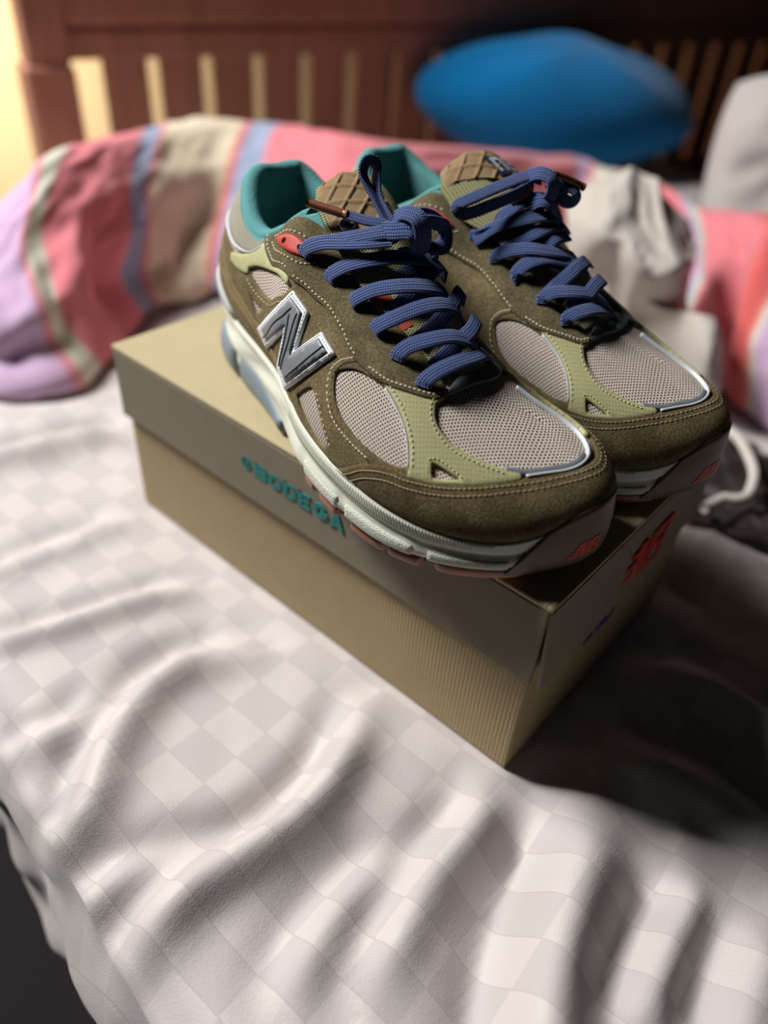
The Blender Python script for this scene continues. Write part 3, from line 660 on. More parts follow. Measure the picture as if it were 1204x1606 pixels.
# ------------------------------------------------------------------ crumpled cloth and cord
CL = np.array([[[-0.295, 0.498, 0.157], [-0.265, 0.502, 0.172], [-0.237, 0.52, 0.185], [-0.19, 0.523, 0.164], [-0.18, 0.537, 0.15]], [[-0.277, 0.473, 0.128], [-0.252, 0.469, 0.154], [-0.218, 0.479, 0.158], [-0.161, 0.485, 0.133], [-0.158, 0.523, 0.113]], [[-0.258, 0.466, 0.097], [-0.226, 0.443, 0.137], [-0.185, 0.439, 0.128], [-0.156, 0.445, 0.127], [-0.149, 0.505, 0.101]], [[-0.234, 0.472, 0.062], [-0.218, 0.474, 0.094], [-0.184, 0.488, 0.061], [-0.165, 0.484, 0.075], [-0.133, 0.515, 0.057]], [[-0.202, 0.448, 0.046], [-0.178, 0.474, 0.04], [-0.149, 0.489, 0.038], [-0.117, 0.457, 0.094], [-0.105, 0.497, 0.078]], [[-0.166, 0.446, 0.025], [-0.141, 0.434, 0.053], [-0.122, 0.472, 0.02], [-0.088, 0.429, 0.07], [-0.087, 0.481, 0.055]], [[-0.127, 0.438, 0.002], [-0.117, 0.463, -0.003], [-0.102, 0.482, -0.013], [-0.084, 0.471, 0.007], [-0.083, 0.472, 0.022]]])
def dense(A, n1, n2):
    t = np.stack([spline(A[:, j], n=n1) for j in range(A.shape[1])], 1); return np.stack([spline(t[i_], n=n2) for i_ in range(n1)], 0)
Gc = dense(CL, 80, 64); uu, vv = np.meshgrid(np.linspace(0, 1, 80), np.linspace(0, 1, 64), indexing='ij')
rid = lambda s, sd: 1 - 2 * np.abs(vnoise(uu, vv, s, sd))
wr_ = .010 * rid(.26, 21) + .004 * rid(.12, 22) + .0012 * rid(.06, 23)
Gc = Gc + wr_[..., None] * np.array((.5, -.62, .6)); Gc[..., 2] = np.maximum(Gc[..., 2], .008)
cl = mesh_obj('crumpled_cloth', Gc.reshape(-1, 3), grid_faces(80, 64), fabric('crumpled_grey', sr(190, 182, 174)))
md = cl.modifiers.new('thick', 'SOLIDIFY'); md.thickness = .0012
tag(cl, 'crumpled pale grey cloth bunched behind the far sneaker', 'cloth')
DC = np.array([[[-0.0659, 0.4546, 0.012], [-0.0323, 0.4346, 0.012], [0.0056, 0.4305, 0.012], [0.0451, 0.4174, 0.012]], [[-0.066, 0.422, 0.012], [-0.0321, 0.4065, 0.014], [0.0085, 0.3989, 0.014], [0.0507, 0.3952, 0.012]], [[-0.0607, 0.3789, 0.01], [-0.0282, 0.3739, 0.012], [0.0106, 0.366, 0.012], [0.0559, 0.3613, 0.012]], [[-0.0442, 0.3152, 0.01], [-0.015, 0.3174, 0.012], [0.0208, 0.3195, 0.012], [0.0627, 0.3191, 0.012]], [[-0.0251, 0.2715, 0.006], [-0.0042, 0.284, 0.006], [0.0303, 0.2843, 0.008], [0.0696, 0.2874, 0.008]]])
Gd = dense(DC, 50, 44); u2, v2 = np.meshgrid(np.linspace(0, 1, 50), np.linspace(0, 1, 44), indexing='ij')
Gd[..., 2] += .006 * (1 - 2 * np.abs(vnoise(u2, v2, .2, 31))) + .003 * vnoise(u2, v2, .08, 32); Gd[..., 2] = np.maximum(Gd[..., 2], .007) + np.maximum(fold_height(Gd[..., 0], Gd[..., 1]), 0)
dk = mesh_obj('gap_shade', Gd.reshape(-1, 3), grid_faces(50, 44), fabric('gap_shade_brown', sr(44, 33, 33)))  # near-black surface added to stand in for shade in the gap
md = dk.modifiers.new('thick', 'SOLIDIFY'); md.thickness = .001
tag(dk, 'dark rumpled piece standing in for the shade in the gap beyond the box end', 'cloth')
CORDP = [(-0.0482, 0.397, 0.034), (-0.0329, 0.3882, 0.036), (-0.0177, 0.3736, 0.034), (-0.0026, 0.3514, 0.032), (0.0048, 0.3225, 0.03), (-0.0, 0.3118, 0.028), (-0.0082, 0.3074, 0.027), (-0.0117, 0.2964, 0.026), (-0.0147, 0.2841, 0.026)]
tag(tube('cord_loop', CORDP, .0042, fabric('white_cord', sr(206, 198, 190)), None, 10), 'thick white cord loop lying on the dark shade piece beyond the box end', 'cord')
# prints on the lid: teal word on the long rim, red mark on the end rim, blue mark on the base end
s_ = .0106; sx = (.0755) / lw
P2 = [[(a * sx, b * s_) for a, b in p] for p in lp]
print_patch('lettering', P2, (-.2025, -.0001, .1008), (1, 0, 0), (0, 0, 1), (0, -1, 0), TEAL, ld, label='teal shop name in wide capital letters', th=.00025)
em = ringp(0, 0, .0045, .0045, .0012, .0012) + [rect(-.0012, -.0022, .0002, .0022), rect(-.001, .0012, .0018, .0022), rect(-.001, -.0005, .0018, .0005), rect(-.001, -.0022, .0018, -.0012)]
print_patch('emblem', em, (-.2095, -.0001, .1068), (1, 0, 0), (0, 0, 1), (0, -1, 0), TEAL, ld, label='small round teal emblem', th=.00025)
def nb_mark(sc):
    P = []; sl = .3
    q = lambda x0, x1, y0, y1: P.append([((x0 + sl * y0) * sc, y0 * sc), ((x1 + sl * y0) * sc, y0 * sc), ((x1 + sl * y1) * sc, y1 * sc), ((x0 + sl * y1) * sc, y1 * sc)])
    for r in range(4): q(-.95 + .05 * r, -.55, r * .26, r * .26 + .10)
    q(-.55, -.44, 0, 1); q(-.05, .06, 0, 1); P.append([((-.44 + sl) * sc, sc), ((-.33 + sl) * sc, sc), (-.02 * sc, 0), (-.13 * sc, 0)])
    q(.20, .31, 0, 1)
    for y0 in (0, .45, .90): q(.31, .8, y0, y0 + .10)
    q(.76, .88, .08, .47); q(.72, .84, .53, .92)
    return P
print_patch('red_logo', nb_mark(.029), (.0009, .106, .0845), (0, 1, 0), (0, 0, 1), (1, 0, 0), RED, ld, label='red logo on the end of the lid', th=.0007)
print_patch('blue_logo', nb_mark(.018), (-i + .0002, .086, .052), (0, 1, 0), (0, 0, 1), (1, 0, 0), BLUEP, be, label='blue logo on the end of the box base', th=.0005)
# ------------------------------------------------------------------ pattern pieces (flat coordinates, cm)
N_OUT=[(10.76,-5.94),(10.92,-5.99),(11.09,-6.03),(11.25,-6.07),(11.42,-6.1),(11.59,-6.13),(11.76,-6.15),(11.94,-6.18),(12.13,-6.19),(12.12,-6.44),(12.1,-6.69),(12.08,-6.94),(12.05,-7.2),(12.01,-7.46),(11.96,-7.73),(11.9,-8.0),(11.83,-8.28),(12.11,-8.0),(12.36,-7.73),(12.59,-7.47),(12.81,-7.22),(13.02,-6.97),(13.22,-6.73),(13.41,-6.48),(13.58,-6.24),(13.78,-6.24),(13.97,-6.24),(14.16,-6.24),(14.35,-6.23),(14.54,-6.22),(14.73,-6.21),(14.92,-6.2),(15.11,-6.19),(14.81,-6.65),(14.47,-7.12),(14.1,-7.62),(13.68,-8.13),(13.19,-8.67),(12.61,-9.25),(11.82,-9.96),(10.36,-11.06),(10.24,-10.95),(10.13,-10.84),(10.01,-10.72),(9.89,-10.59),(9.77,-10.45),(9.65,-10.31),(9.53,-10.15),(9.41,-9.99),(9.74,-9.75),(9.98,-9.48),(10.15,-9.2),(10.29,-8.92),(10.39,-8.65),(10.48,-8.39),(10.54,-8.14),(10.6,-7.89),(10.39,-8.09),(10.16,-8.28),(9.89,-8.45),(9.58,-8.57),(9.22,-8.62),(8.81,-8.62),(8.37,-8.64),(7.92,-8.76),(7.84,-8.63),(7.76,-8.49),(7.68,-8.35),(7.6,-8.22),(7.53,-8.08),(7.45,-7.95),(7.38,-7.81),(7.3,-7.68),(7.84,-7.43),(8.38,-7.23),(8.95,-7.17),(9.48,-7.12),(9.9,-6.91),(10.25,-6.62),(10.53,-6.28)]
N_IN=[(10.82,-6.27),(10.94,-6.3),(11.05,-6.33),(11.17,-6.35),(11.29,-6.37),(11.42,-6.39),(11.54,-6.41),(11.66,-6.43),(11.79,-6.45),(11.79,-6.71),(11.79,-6.98),(11.77,-7.25),(11.75,-7.52),(11.71,-7.8),(11.67,-8.09),(11.6,-8.39),(11.52,-8.7),(11.87,-8.39),(12.18,-8.09),(12.47,-7.82),(12.73,-7.55),(12.98,-7.29),(13.22,-7.03),(13.44,-6.78),(13.65,-6.52),(13.78,-6.52),(13.9,-6.52),(14.03,-6.52),(14.15,-6.51),(14.28,-6.51),(14.4,-6.5),(14.53,-6.5),(14.65,-6.49),(14.38,-6.88),(14.09,-7.27),(13.77,-7.68),(13.41,-8.1),(13.02,-8.54),(12.56,-9.0),(11.98,-9.53),(11.19,-10.19),(11.08,-10.15),(10.97,-10.11),(10.86,-10.07),(10.76,-10.02),(10.66,-9.97),(10.55,-9.91),(10.46,-9.86),(10.36,-9.79),(10.5,-9.47),(10.6,-9.17),(10.67,-8.88),(10.72,-8.6),(10.75,-8.33),(10.77,-8.07),(10.78,-7.81),(10.78,-7.56),(10.58,-7.75),(10.37,-7.94),(10.13,-8.11),(9.86,-8.26),(9.55,-8.35),(9.2,-8.37),(8.8,-8.34),(8.39,-8.34),(8.32,-8.25),(8.25,-8.17),(8.18,-8.09),(8.12,-8.02),(8.06,-7.94),(8.0,-7.86),(7.95,-7.79),(7.89,-7.71),(8.38,-7.54),(8.89,-7.5),(9.37,-7.47),(9.77,-7.34),(10.1,-7.12),(10.37,-6.84),(10.61,-6.56)]
N_STI=[(10.79,-6.11),(11.07,-6.18),(11.36,-6.24),(11.65,-6.28),(11.96,-6.32),(11.95,-6.83),(11.9,-7.36),(11.82,-7.9),(11.68,-8.48),(12.27,-7.91),(12.78,-7.38),(13.22,-6.88),(13.62,-6.38),(13.93,-6.38),(14.25,-6.37),(14.57,-6.36),(14.89,-6.34),(14.28,-7.2),(13.55,-8.12),(12.58,-9.13),(10.87,-10.58),(10.61,-10.46),(10.37,-10.31),(10.15,-10.14),(9.93,-9.95),(10.3,-9.34),(10.51,-8.76),(10.63,-8.23),(10.69,-7.72),(10.27,-8.11),(9.73,-8.42),(9.02,-8.5),(8.17,-8.54),(8.0,-8.32),(7.86,-8.11),(7.72,-7.9),(7.6,-7.69),(8.63,-7.35),(9.63,-7.24),(10.31,-6.73)]
NR1=[(8.04,-8.14),(9.38,-7.97),(10.41,-7.38),(11.04,-6.65)]
NR2=[(11.25,-9.88),(12.66,-8.54),(13.54,-7.48),(14.24,-6.51)]
NR3=[(11.52,-6.63),(11.42,-7.4),(11.26,-8.38),(10.61,-9.81)]
NR4=[(10.98,-6.95),(11.0,-7.64),(10.86,-8.6),(10.35,-9.76)]
W1=[(6.54,-4.73),(7.34,-4.59),(8.49,-4.89),(9.8,-5.55),(10.45,-5.72),(10.5,-5.86),(9.9,-6.4),(8.88,-6.38),(8.08,-6.06),(7.23,-5.4),(6.66,-5.02)]
W2=[(12.27,-10.2),(13.2,-9.33),(13.88,-8.74),(14.29,-8.74),(14.8,-8.94),(15.41,-9.22),(16.29,-9.69),(16.08,-10.02),(14.74,-10.64),(12.91,-10.57)]
W3=[(15.82,-6.39),(16.56,-5.77),(17.61,-5.26),(18.75,-4.92),(19.86,-4.91),(20.9,-5.14),(21.7,-5.58),(22.3,-6.2),(21.72,-6.61),(20.98,-7.0),(19.6,-7.42),(18.26,-7.72),(16.99,-7.81),(16.13,-7.57),(15.68,-7.11),(15.59,-6.72)]
W4=[(23.22,-5.17),(23.44,-4.99),(24.06,-4.74),(24.74,-4.5),(24.2,-5.09),(23.6,-5.55)]
TRI=[(6.52,-6.02),(7.71,-6.74),(7.06,-7.0)]
TM=[(21.43,-3.19),(21.6,-2.6),(21.74,-1.69),(21.85,-0.8),(21.87,0.35),(22.09,1.06),(22.82,1.47),(23.81,1.6),(24.8,1.75),(25.85,1.8),(26.6,1.6),(27.1,1.2),(27.28,0.56),(27.12,-0.16),(26.75,-0.95),(26.37,-1.78),(25.73,-2.47),(24.78,-3.09),(23.65,-3.66),(22.67,-3.81),(21.93,-3.66)]
RAND_TOP=[(17.3,-10.22),(18.28,-9.39),(19.48,-8.26),(20.7,-7.37),(21.63,-6.84),(22.52,-6.39),(23.72,-5.59),(24.71,-4.72),(25.49,-3.79),(26.11,-2.83),(26.65,-1.86),(27.07,-0.88),(27.5,0.34),(27.57,1.28)]
EYE=[(7.5,-3.05),(7.72,-3.64),(8.15,-4.18),(8.81,-4.78),(9.9,-5.3),(10.66,-5.5),(11.4,-5.44),(12.18,-5.43),(12.97,-5.3),(13.68,-5.26),(14.24,-5.29),(14.93,-5.3),(15.58,-5.4),(16.27,-5.43),(17.65,-5.15),(18.85,-4.75),(20.02,-4.06),(21.14,-3.25),(21.5,-2.6),(21.45,-2.3),(19.83,-2.25),(18.66,-2.35),(17.5,-2.45),(15.9,-2.55),(14.7,-2.55),(13.6,-2.6),(12.3,-2.65),(11.3,-2.4),(10.3,-2.4),(9.2,-2.62),(8.3,-2.8)]
QTR_TOP=[(19.5,-8.6),(21.6,-7.1),(22.75,-6.3),(22.2,-5.3),(21,-4.75),(19.8,-4.4),(18.6,-4.3),(17.4,-4.7),(16.2,-5.1),(14.2,-5.0),(12.2,-5.1),(10.6,-5.2),(9,-4.5),(8,-3.9),(7.5,-3.35),(6.1,-3.95),(5.1,-4.25),(3.7,-4.3)]
LIME=[(17.44,-5.24),(18.64,-4.84),(19.82,-4.84),(20.85,-5.08),(21.73,-5.53),(22.3,-6.15),(22.5,-6.55),(23.7,-5.8),(24.7,-4.9),(25.5,-4.0),(26.15,-3.0),(26.6,-2.1),(26.25,-1.95),(25.73,-2.47),(24.78,-3.09),(23.65,-3.66),(22.67,-3.81),(21.93,-3.66),(21.43,-3.19),(21.5,-2.6),(20.5,-3.0),(19.5,-3.8),(18.4,-4.4),(17.3,-4.9)]
LIMEHEEL=[(3.7,-4.35),(5.15,-4.25),(6.27,-3.98),(7.11,-3.62),(7.62,-3.3),(8.0,-3.9),(8.5,-4.4),(9.3,-4.95),(10.2,-5.45),(10.3,-5.78),(10.05,-5.78),(8.6,-4.88),(7.34,-4.52),(6.5,-4.66),(6.45,-4.97),(5.76,-5.0),(4.82,-4.95),(3.7,-4.75)]
VAMP=[(21.42,-2.5),(21.1,-1.4),(20.95,-.3),(20.95,1.0),(21.25,2.3),(21.55,2.3),(21.95,1.0),(21.9,0.1),(21.74,-.9),(21.62,-1.9)]
EYELET=[(8.62,-3.22),(9.5,-3.4),(10.3,-3.5),(10.9,-3.66),(11.3,-3.9),(11.2,-4.08),(10.76,-4.24),(10.17,-4.33),(9.5,-4.05)]
iR0 = int(np.argmin(np.linalg.norm(LF[:, 0] - (17.3, -10.22), axis=1)))
# ------------------------------------------------------------------ midsole profile
Bq = LP[:, 0].copy(); _tx = np.roll(Bq, -2, 0) - np.roll(Bq, 2, 0); _tx[0] = _tx[-1] = Bq[2] - Bq[-3]; _tx[1] = Bq[3] - Bq[-2]; _tx[-2] = Bq[1] - Bq[-4]
NB2 = np.stack([_tx[:, 1], -_tx[:, 0]], 1); NB2 /= np.linalg.norm(NB2, axis=1, keepdims=True)
def bite_at(t):
    """outline at parameter 0..1: bite point and outward direction"""
    t = np.asarray(t) % 1.0; b = np.stack([np.interp(t, LT, Bq[:, k]) for k in range(3)], -1); n = np.stack([np.interp(t, LT, NB2[:, k]) for k in range(2)], -1)
    return b, n / np.linalg.norm(n, axis=-1, keepdims=True)
def ground(x):  # underside of the foam above the floor: gum thickness plus toe spring
    return .55 + .055 * np.clip(x - 21.5, 0, 9) ** 1.6 * .55
def spring(x): return .03 * np.clip(x - 21.5, 0, 9) ** 1.6
def wall(t, w_, d):
    """point on the sole wall: w_ 0 at bite .. 1 at foam bottom, d outward"""
    b, n = bite_at(t); zb = ground(b[..., 0]); z = b[..., 2] + (zb - b[..., 2]) * w_
    return np.stack([b[..., 0] + n[..., 0] * d, b[..., 1] + n[..., 1] * d, z], -1)
TTOE = LT[ITOE]
def fwd(t): # 0 rear .. 1 front weight of the forefoot build
    x = bite_at(t)[0][..., 0]; return sstep(11.5, 14.5, x)
def xloc(px_): 
    """outline parameter on the lateral side with a given x"""
    k = np.arange(ITOE + 1); return float(np.interp(px_, Bq[k, 0], LT[k]))
def tmed(px_):
    k = np.arange(ITOE, NU)[::-1]; return float(np.interp(px_, Bq[k, 0], LT[k]))
def make_midsole(par, mir):
    n = 900; t = np.linspace(0, 1, n, endpoint=False); b, nn = bite_at(t); x = b[:, 0]; f = fwd(t)[:, None]
    wv = np.array([0, .02, .07, .13, .2, .27, .34, .40, .45, .5, .56, .62, .68, .74, .8, .86, .92, .96, 1.0])
    front = np.interp(wv, [0, .03, .07, .40, .45, .52, .62, .78, .9, 1], [-.15, .12, .2, .22, .12, .12, .26, .34, .26, .05])
    rear = np.interp(wv, [0, .03, .07, .14, .2, .4, .55, .62, .8, 1], [-.15, .12, .25, .26, .08, .16, .3, .2, .2, .05])
    d = front[None] * f + rear[None] * (1 - f)
    # sculpted pods of the forefoot foam with stippled faces, notches between them
    ph = (x[:, None] - 1.6 * wv[None]); 
    notch = np.zeros((n, len(wv)))
    for c, wd, dep in ((15.6, .5, .10), (19.5, .45, .14), (24.3, .4, .10)):
        notch += dep * np.exp(-((x[:, None] - c - 1.3 * (wv[None] - .6)) / wd) ** 2) * sstep(.5, .62, wv)[None]
    flame = .12 * np.exp(-((wv[None] - .60 - .012 * (x[:, None] - 20) ** 1) / .035) ** 2) * sstep(19.6, 20.5, x)[:, None] * (1 - sstep(23.0, 23.8, x))[:, None]
    cage = .14 * np.sin((x[:, None] * 1.1 + wv[None] * 5)) * np.exp(-((wv[None] - .4) / .15) ** 2) * (1 - f)
    d = d - notch * f - flame + cage
    X = wall(t[:, None] + 0 * wv[None], wv[None] + 0 * t[:, None], d)
    # close the underside with an inset ring and a cap
    cen = np.stack([x * 0 + 0, x * 0, x * 0], 1)
    ins = X[:, -1].copy(); ins[:, :2] -= nn * .9; ins[:, 2] = X[:, -1, 2]
    X = np.concatenate([X, ins[:, None]], 1); m_ = X.shape[1]
    F_ = grid_faces(n, m_, closed_u=True, flip=False); F_.append(tuple(i * m_ + m_ - 1 for i in range(n))[::-1]); F_.append(tuple(i * m_ for i in range(n)))
    P_ = X.reshape(-1, 3)
    if mir: P_ = P_ * (1, -1, 1); 
    else: F_ = [q[::-1] for q in F_]
    o = mesh_obj('midsole', P_ * .01, F_, M['sole'], par)
    return o
def wall_patch(name, par, mir, t0, t1, w0, w1, dfun, mat, n=120, m_=8, label=None, bulge=.1, kind=None):
    """raised piece on the sole wall between outline parameters, closed back to the wall"""
    t = np.linspace(t0, t1, n); s = np.linspace(0, 1, m_)
    W0 = np.array([w0(q) if callable(w0) else w0 for q in t]); W1_ = np.array([w1(q) if callable(w1) else w1 for q in t])
    wv = W0[:, None] + (W1_ - W0)[:, None] * s[None]
    a = np.linspace(0, 1, n); e = sstep(0, .06, a) * sstep(0, .06, 1 - a)
    d = dfun(t)[:, None] if callable(dfun) else np.full((n, 1), dfun)
    d = d + bulge * np.sin(np.pi * s)[None] * e[:, None]; d[0] -= .3; d[-1] -= .3; d[:, 0] -= .3; d[:, -1] -= .3
    wv[:, 0] += .02 * (W1_ - W0); wv[:, -1] -= .02 * (W1_ - W0)
    X = wall(t[:, None] + 0 * s[None], wv, d).reshape(-1, 3); F_ = grid_faces(n, m_, flip=True)
    if mir: X = X * (1, -1, 1); F_ = [q[::-1] for q in F_]
    return mesh_obj(name, X * .01, F_, mat, par, label=label, kind=kind)
def ribbed_band(par, mir, t0, t1, ribs):
    n = ribs * 6 + 1; t = np.linspace(t0, t1, n); s = np.linspace(0, 1, 7)
    wv = .05 + (.40 - .05) * s
    ph = (np.arange(n) / 6)[:, None] - 1.6 * s[None]
    d = .235 + .028 * np.clip(np.sin(2 * np.pi * ph) * 1.3, -1, 1); d[:, 0] = .1; d[:, -1] = .1; d[0] = d[-1] = .1
    X = wall(t[:, None] + 0 * s[None], wv[None] + 0 * t[:, None], d).reshape(-1, 3); F_ = grid_faces(n, 7, flip=True)
    if mir: X = X * (1, -1, 1); F_ = [q[::-1] for q in F_]
    return mesh_obj('midsole_band', X * .01, F_, M['sole'], par)
def gum_lug(par, mir, t0, t1, inset=.9, out=.22, mat='gum'):
    n = 24; t = np.linspace(t0, t1, n); b, nn = bite_at(t); zg = ground(b[:, 0]); z0 = spring(b[:, 0])
    a = np.linspace(0, 1, n); e = np.sqrt(np.clip(1 - (2 * a - 1) ** 8, 0, 1))
    rows = []
    for dd, zz in ((-inset, 1.02), (out * .8, 1.02), (out, .8), (out, .25), (out - .1, 0), (-inset, 0)):
        q = dd if dd < 0 else dd * e - (1 - e) * .25
        rows.append(np.stack([b[:, 0] + nn[:, 0] * q, b[:, 1] + nn[:, 1] * q, z0 + (zg - z0) * zz], 1))
    X = np.stack(rows, 1).reshape(-1, 3); F_ = grid_faces(n, 6, closed_v=True); F_ += [tuple(range(6))[::-1], tuple((n - 1) * 6 + i for i in range(6))]
    if not mir: pass
    else: X = X * (1, -1, 1); F_ = [q[::-1] for q in F_]
    return mesh_obj('outsole_lug', X * .01, F_, M[mat], par)
def toe_bumper(par, mir):
    n = 90; t = np.linspace(xloc(27.3), tmed(26.6), n); c = np.linspace(-1, 1, n)
    b, nn = bite_at(t); iu = np.interp(t, LT, np.arange(NU))
    s = np.interp(np.abs(c), [0, .3, .62, .8, .92, 1], [.34, .30, .02, -.7, -1.3, -1.8])      # rim height above the bite line (cm)
    X = []
    for k in range(n):
        i0 = int(iu[k]); f = iu[k] - i0; prof = LP[i0] * (1 - f) + LP[(i0 + 1) % NU] * f; nrm = LN[i0] * (1 - f) + LN[(i0 + 1) % NU] * f
        L = np.concatenate([[0], np.cumsum(np.linalg.norm(np.diff(prof, axis=0), axis=1))]); z0 = spring(b[k, 0]); H_ = b[k, 2] - z0; row = []
        lo, hi = -H_ + .02, max(s[k], -H_ + .5)
        for q in np.linspace(0, 1, 16):
            h = lo + (hi - lo) * q
            if h >= 0:
                p = np.array([np.interp(h, L, prof[:, m_]) for m_ in range(3)]); nv = np.array([np.interp(h, L, nrm[:, m_]) for m_ in range(3)]); nv /= np.linalg.norm(nv); p = p + nv * .25
            else:
                g = -h / H_; dd = .25 + .14 * math.sin(g * 3.0) - .25 * max(0, g - .82) / .18; p = np.array([b[k, 0] + nn[k, 0] * dd, b[k, 1] + nn[k, 1] * dd, b[k, 2] + h])
            row.append(p)
        tp = row[-1].copy(); tp[:2] -= nn[k] * .07; tp[2] += .05; t2 = tp.copy(); t2[:2] -= nn[k] * .35
        row += [tp, t2]
        bt = row[0].copy(); bt[:2] -= nn[k] * 2.2; row.insert(0, bt)
        X.append(row)
    X = np.array(X); m_ = X.shape[1]; F_ = grid_faces(n, m_, flip=False)
    o = mesh_obj('toe_bumper', X.reshape(-1, 3) * .01, F_, M['gumtoe'], par, label='brown gum rubber toe bumper')
    return o, X
def emblem(par, X, mir):
    """two slanted letters with speed lines on the toe bumper"""
    G = X[:, 1:-2]; ki = int(np.argmin(np.abs(G[20:70, 5, 1] - .05) + 0)) + 20
    def at(a, h):      # a, h in cm along / up the bumper from the mark's centre
        col = G[:, 6]; S_ = np.concatenate([[0], np.cumsum(np.linalg.norm(np.diff(col, axis=0), axis=1))]); fi = float(np.interp(S_[ki] + a, S_, np.arange(len(S_)))); i = min(int(fi), len(G) - 2); u = fi - i
        r = G[i] * (1 - u) + G[i + 1] * u; R_ = np.concatenate([[0], np.cumsum(np.linalg.norm(np.diff(r, axis=0), axis=1))]); fj = float(np.interp(R_[-1] * .40 + h, R_, np.arange(len(R_)))); j = min(int(fj), len(r) - 2); v = fj - j
        p = r[j] * (1 - v) + r[j + 1] * v; nv = np.cross(G[i + 1, j] - G[i, j], r[j + 1] - r[j]); return p, nv / np.linalg.norm(nv)
    polys = []; sl = .38
    def quad(x0, x1, y0, y1): polys.append([(x0 + sl * y0, y0), (x1 + sl * y0, y0), (x1 + sl * y1, y1), (x0 + sl * y1, y1)])
    for r in range(4): quad(-1.0 + .10 * r, -.60, r * .25, r * .25 + .15)
    quad(-.60, -.42, 0, 1); quad(-.12, .06, 0, 1); polys.append([(-.42 + sl, 1), (-.26 + sl, 1), (-.12, 0), (-.28, 0)])
    quad(.13, .31, 0, 1)
    for y0 in (0, .42, .84): quad(.31, .68, y0, y0 + .16)
    quad(.62, .80, .10, .46); quad(.58, .76, .54, .90)
    V, F_ = [], []
    for poly in polys:
        q = []
        for e in range(4):
            a, b_ = np.array(poly[e]), np.array(poly[(e + 1) % 4])
            for s in (0, .5): q.append(a + (b_ - a) * s)
        s0 = len(V); R_ = [at(x * .88 - .1, (y - .5) * .82) for x, y in q]
        V += [p + n * .03 for p, n in R_] + [p - n * .03 for p, n in R_]; m_ = len(q)
        F_ += [tuple(range(s0, s0 + m_))] + [(s0 + i, s0 + m_ + i, s0 + m_ + (i + 1) % m_, s0 + (i + 1) % m_) for i in range(m_)]
    return mesh_obj('toe_logo', np.array(V) * .01, F_, M['orange'], par, False, label='orange two letter logo with speed lines')
def inset_poly(p, d):
    p = np.asarray(p, float); n = len(p); out = []
    A_ = .5 * np.sum(p[:, 0] * np.roll(p[:, 1], -1) - np.roll(p[:, 0], -1) * p[:, 1]); sg = 1 if A_ > 0 else -1
    for i in range(n):
        a, b, c = p[i - 1], p[i], p[(i + 1) % n]; e1 = (b - a) / np.linalg.norm(b - a); e2 = (c - b) / np.linalg.norm(c - b)
        n1 = sg * np.array([-e1[1], e1[0]]); n2 = sg * np.array([-e2[1], e2[0]]); k = 1 + n1 @ n2
        mv = (n1 + n2) / max(k, .35); out.append(b + mv * d)
    return np.array(out)
def uv_patch(name, par, mir, ui, v0, v1, off, mat, nv=10, label=None, depth=.14):
    """piece of the upper between two fractions of its height along outline indices ui"""
    ui = np.asarray(ui); n = len(ui); s = np.linspace(0, 1, nv); a = np.linspace(0, 1, n)
    V0 = v0(a) if callable(v0) else np.full(n, v0); V1 = v1(a) if callable(v1) else np.full(n, v1)
    X = np.zeros((n, nv, 3)); U = np.zeros((n, nv, 2)); nr = np.zeros((n, nv, 3)); J = np.arange(NV)
    for k, i in enumerate(ui):
        vv = (V0[k] + (V1[k] - V0[k]) * s) * (NV - 1)
        for m_ in range(3): X[k, :, m_] = np.interp(vv, J, LP[i % (NU - 1), :, m_]); nr[k, :, m_] = np.interp(vv, J, LN[i % (NU - 1), :, m_])
        U[k, :, 0] = k * .25; U[k, :, 1] = vv * .25
    o_ = np.full((n, nv), off); o_[0] = o_[-1] = off - depth; o_[:, 0] = o_[:, -1] = off - depth
    o_[1] -= .03; o_[-2] -= .03
    Y = (X + nr * o_[..., None]).reshape(-1, 3); F_ = grid_faces(n, nv)
    if mir: Y = Y * (1, -1, 1); F_ = [q[::-1] for q in F_]
    return mesh_obj(name, Y * .01, F_, mat, par, True, U.reshape(-1, 2), label=label)
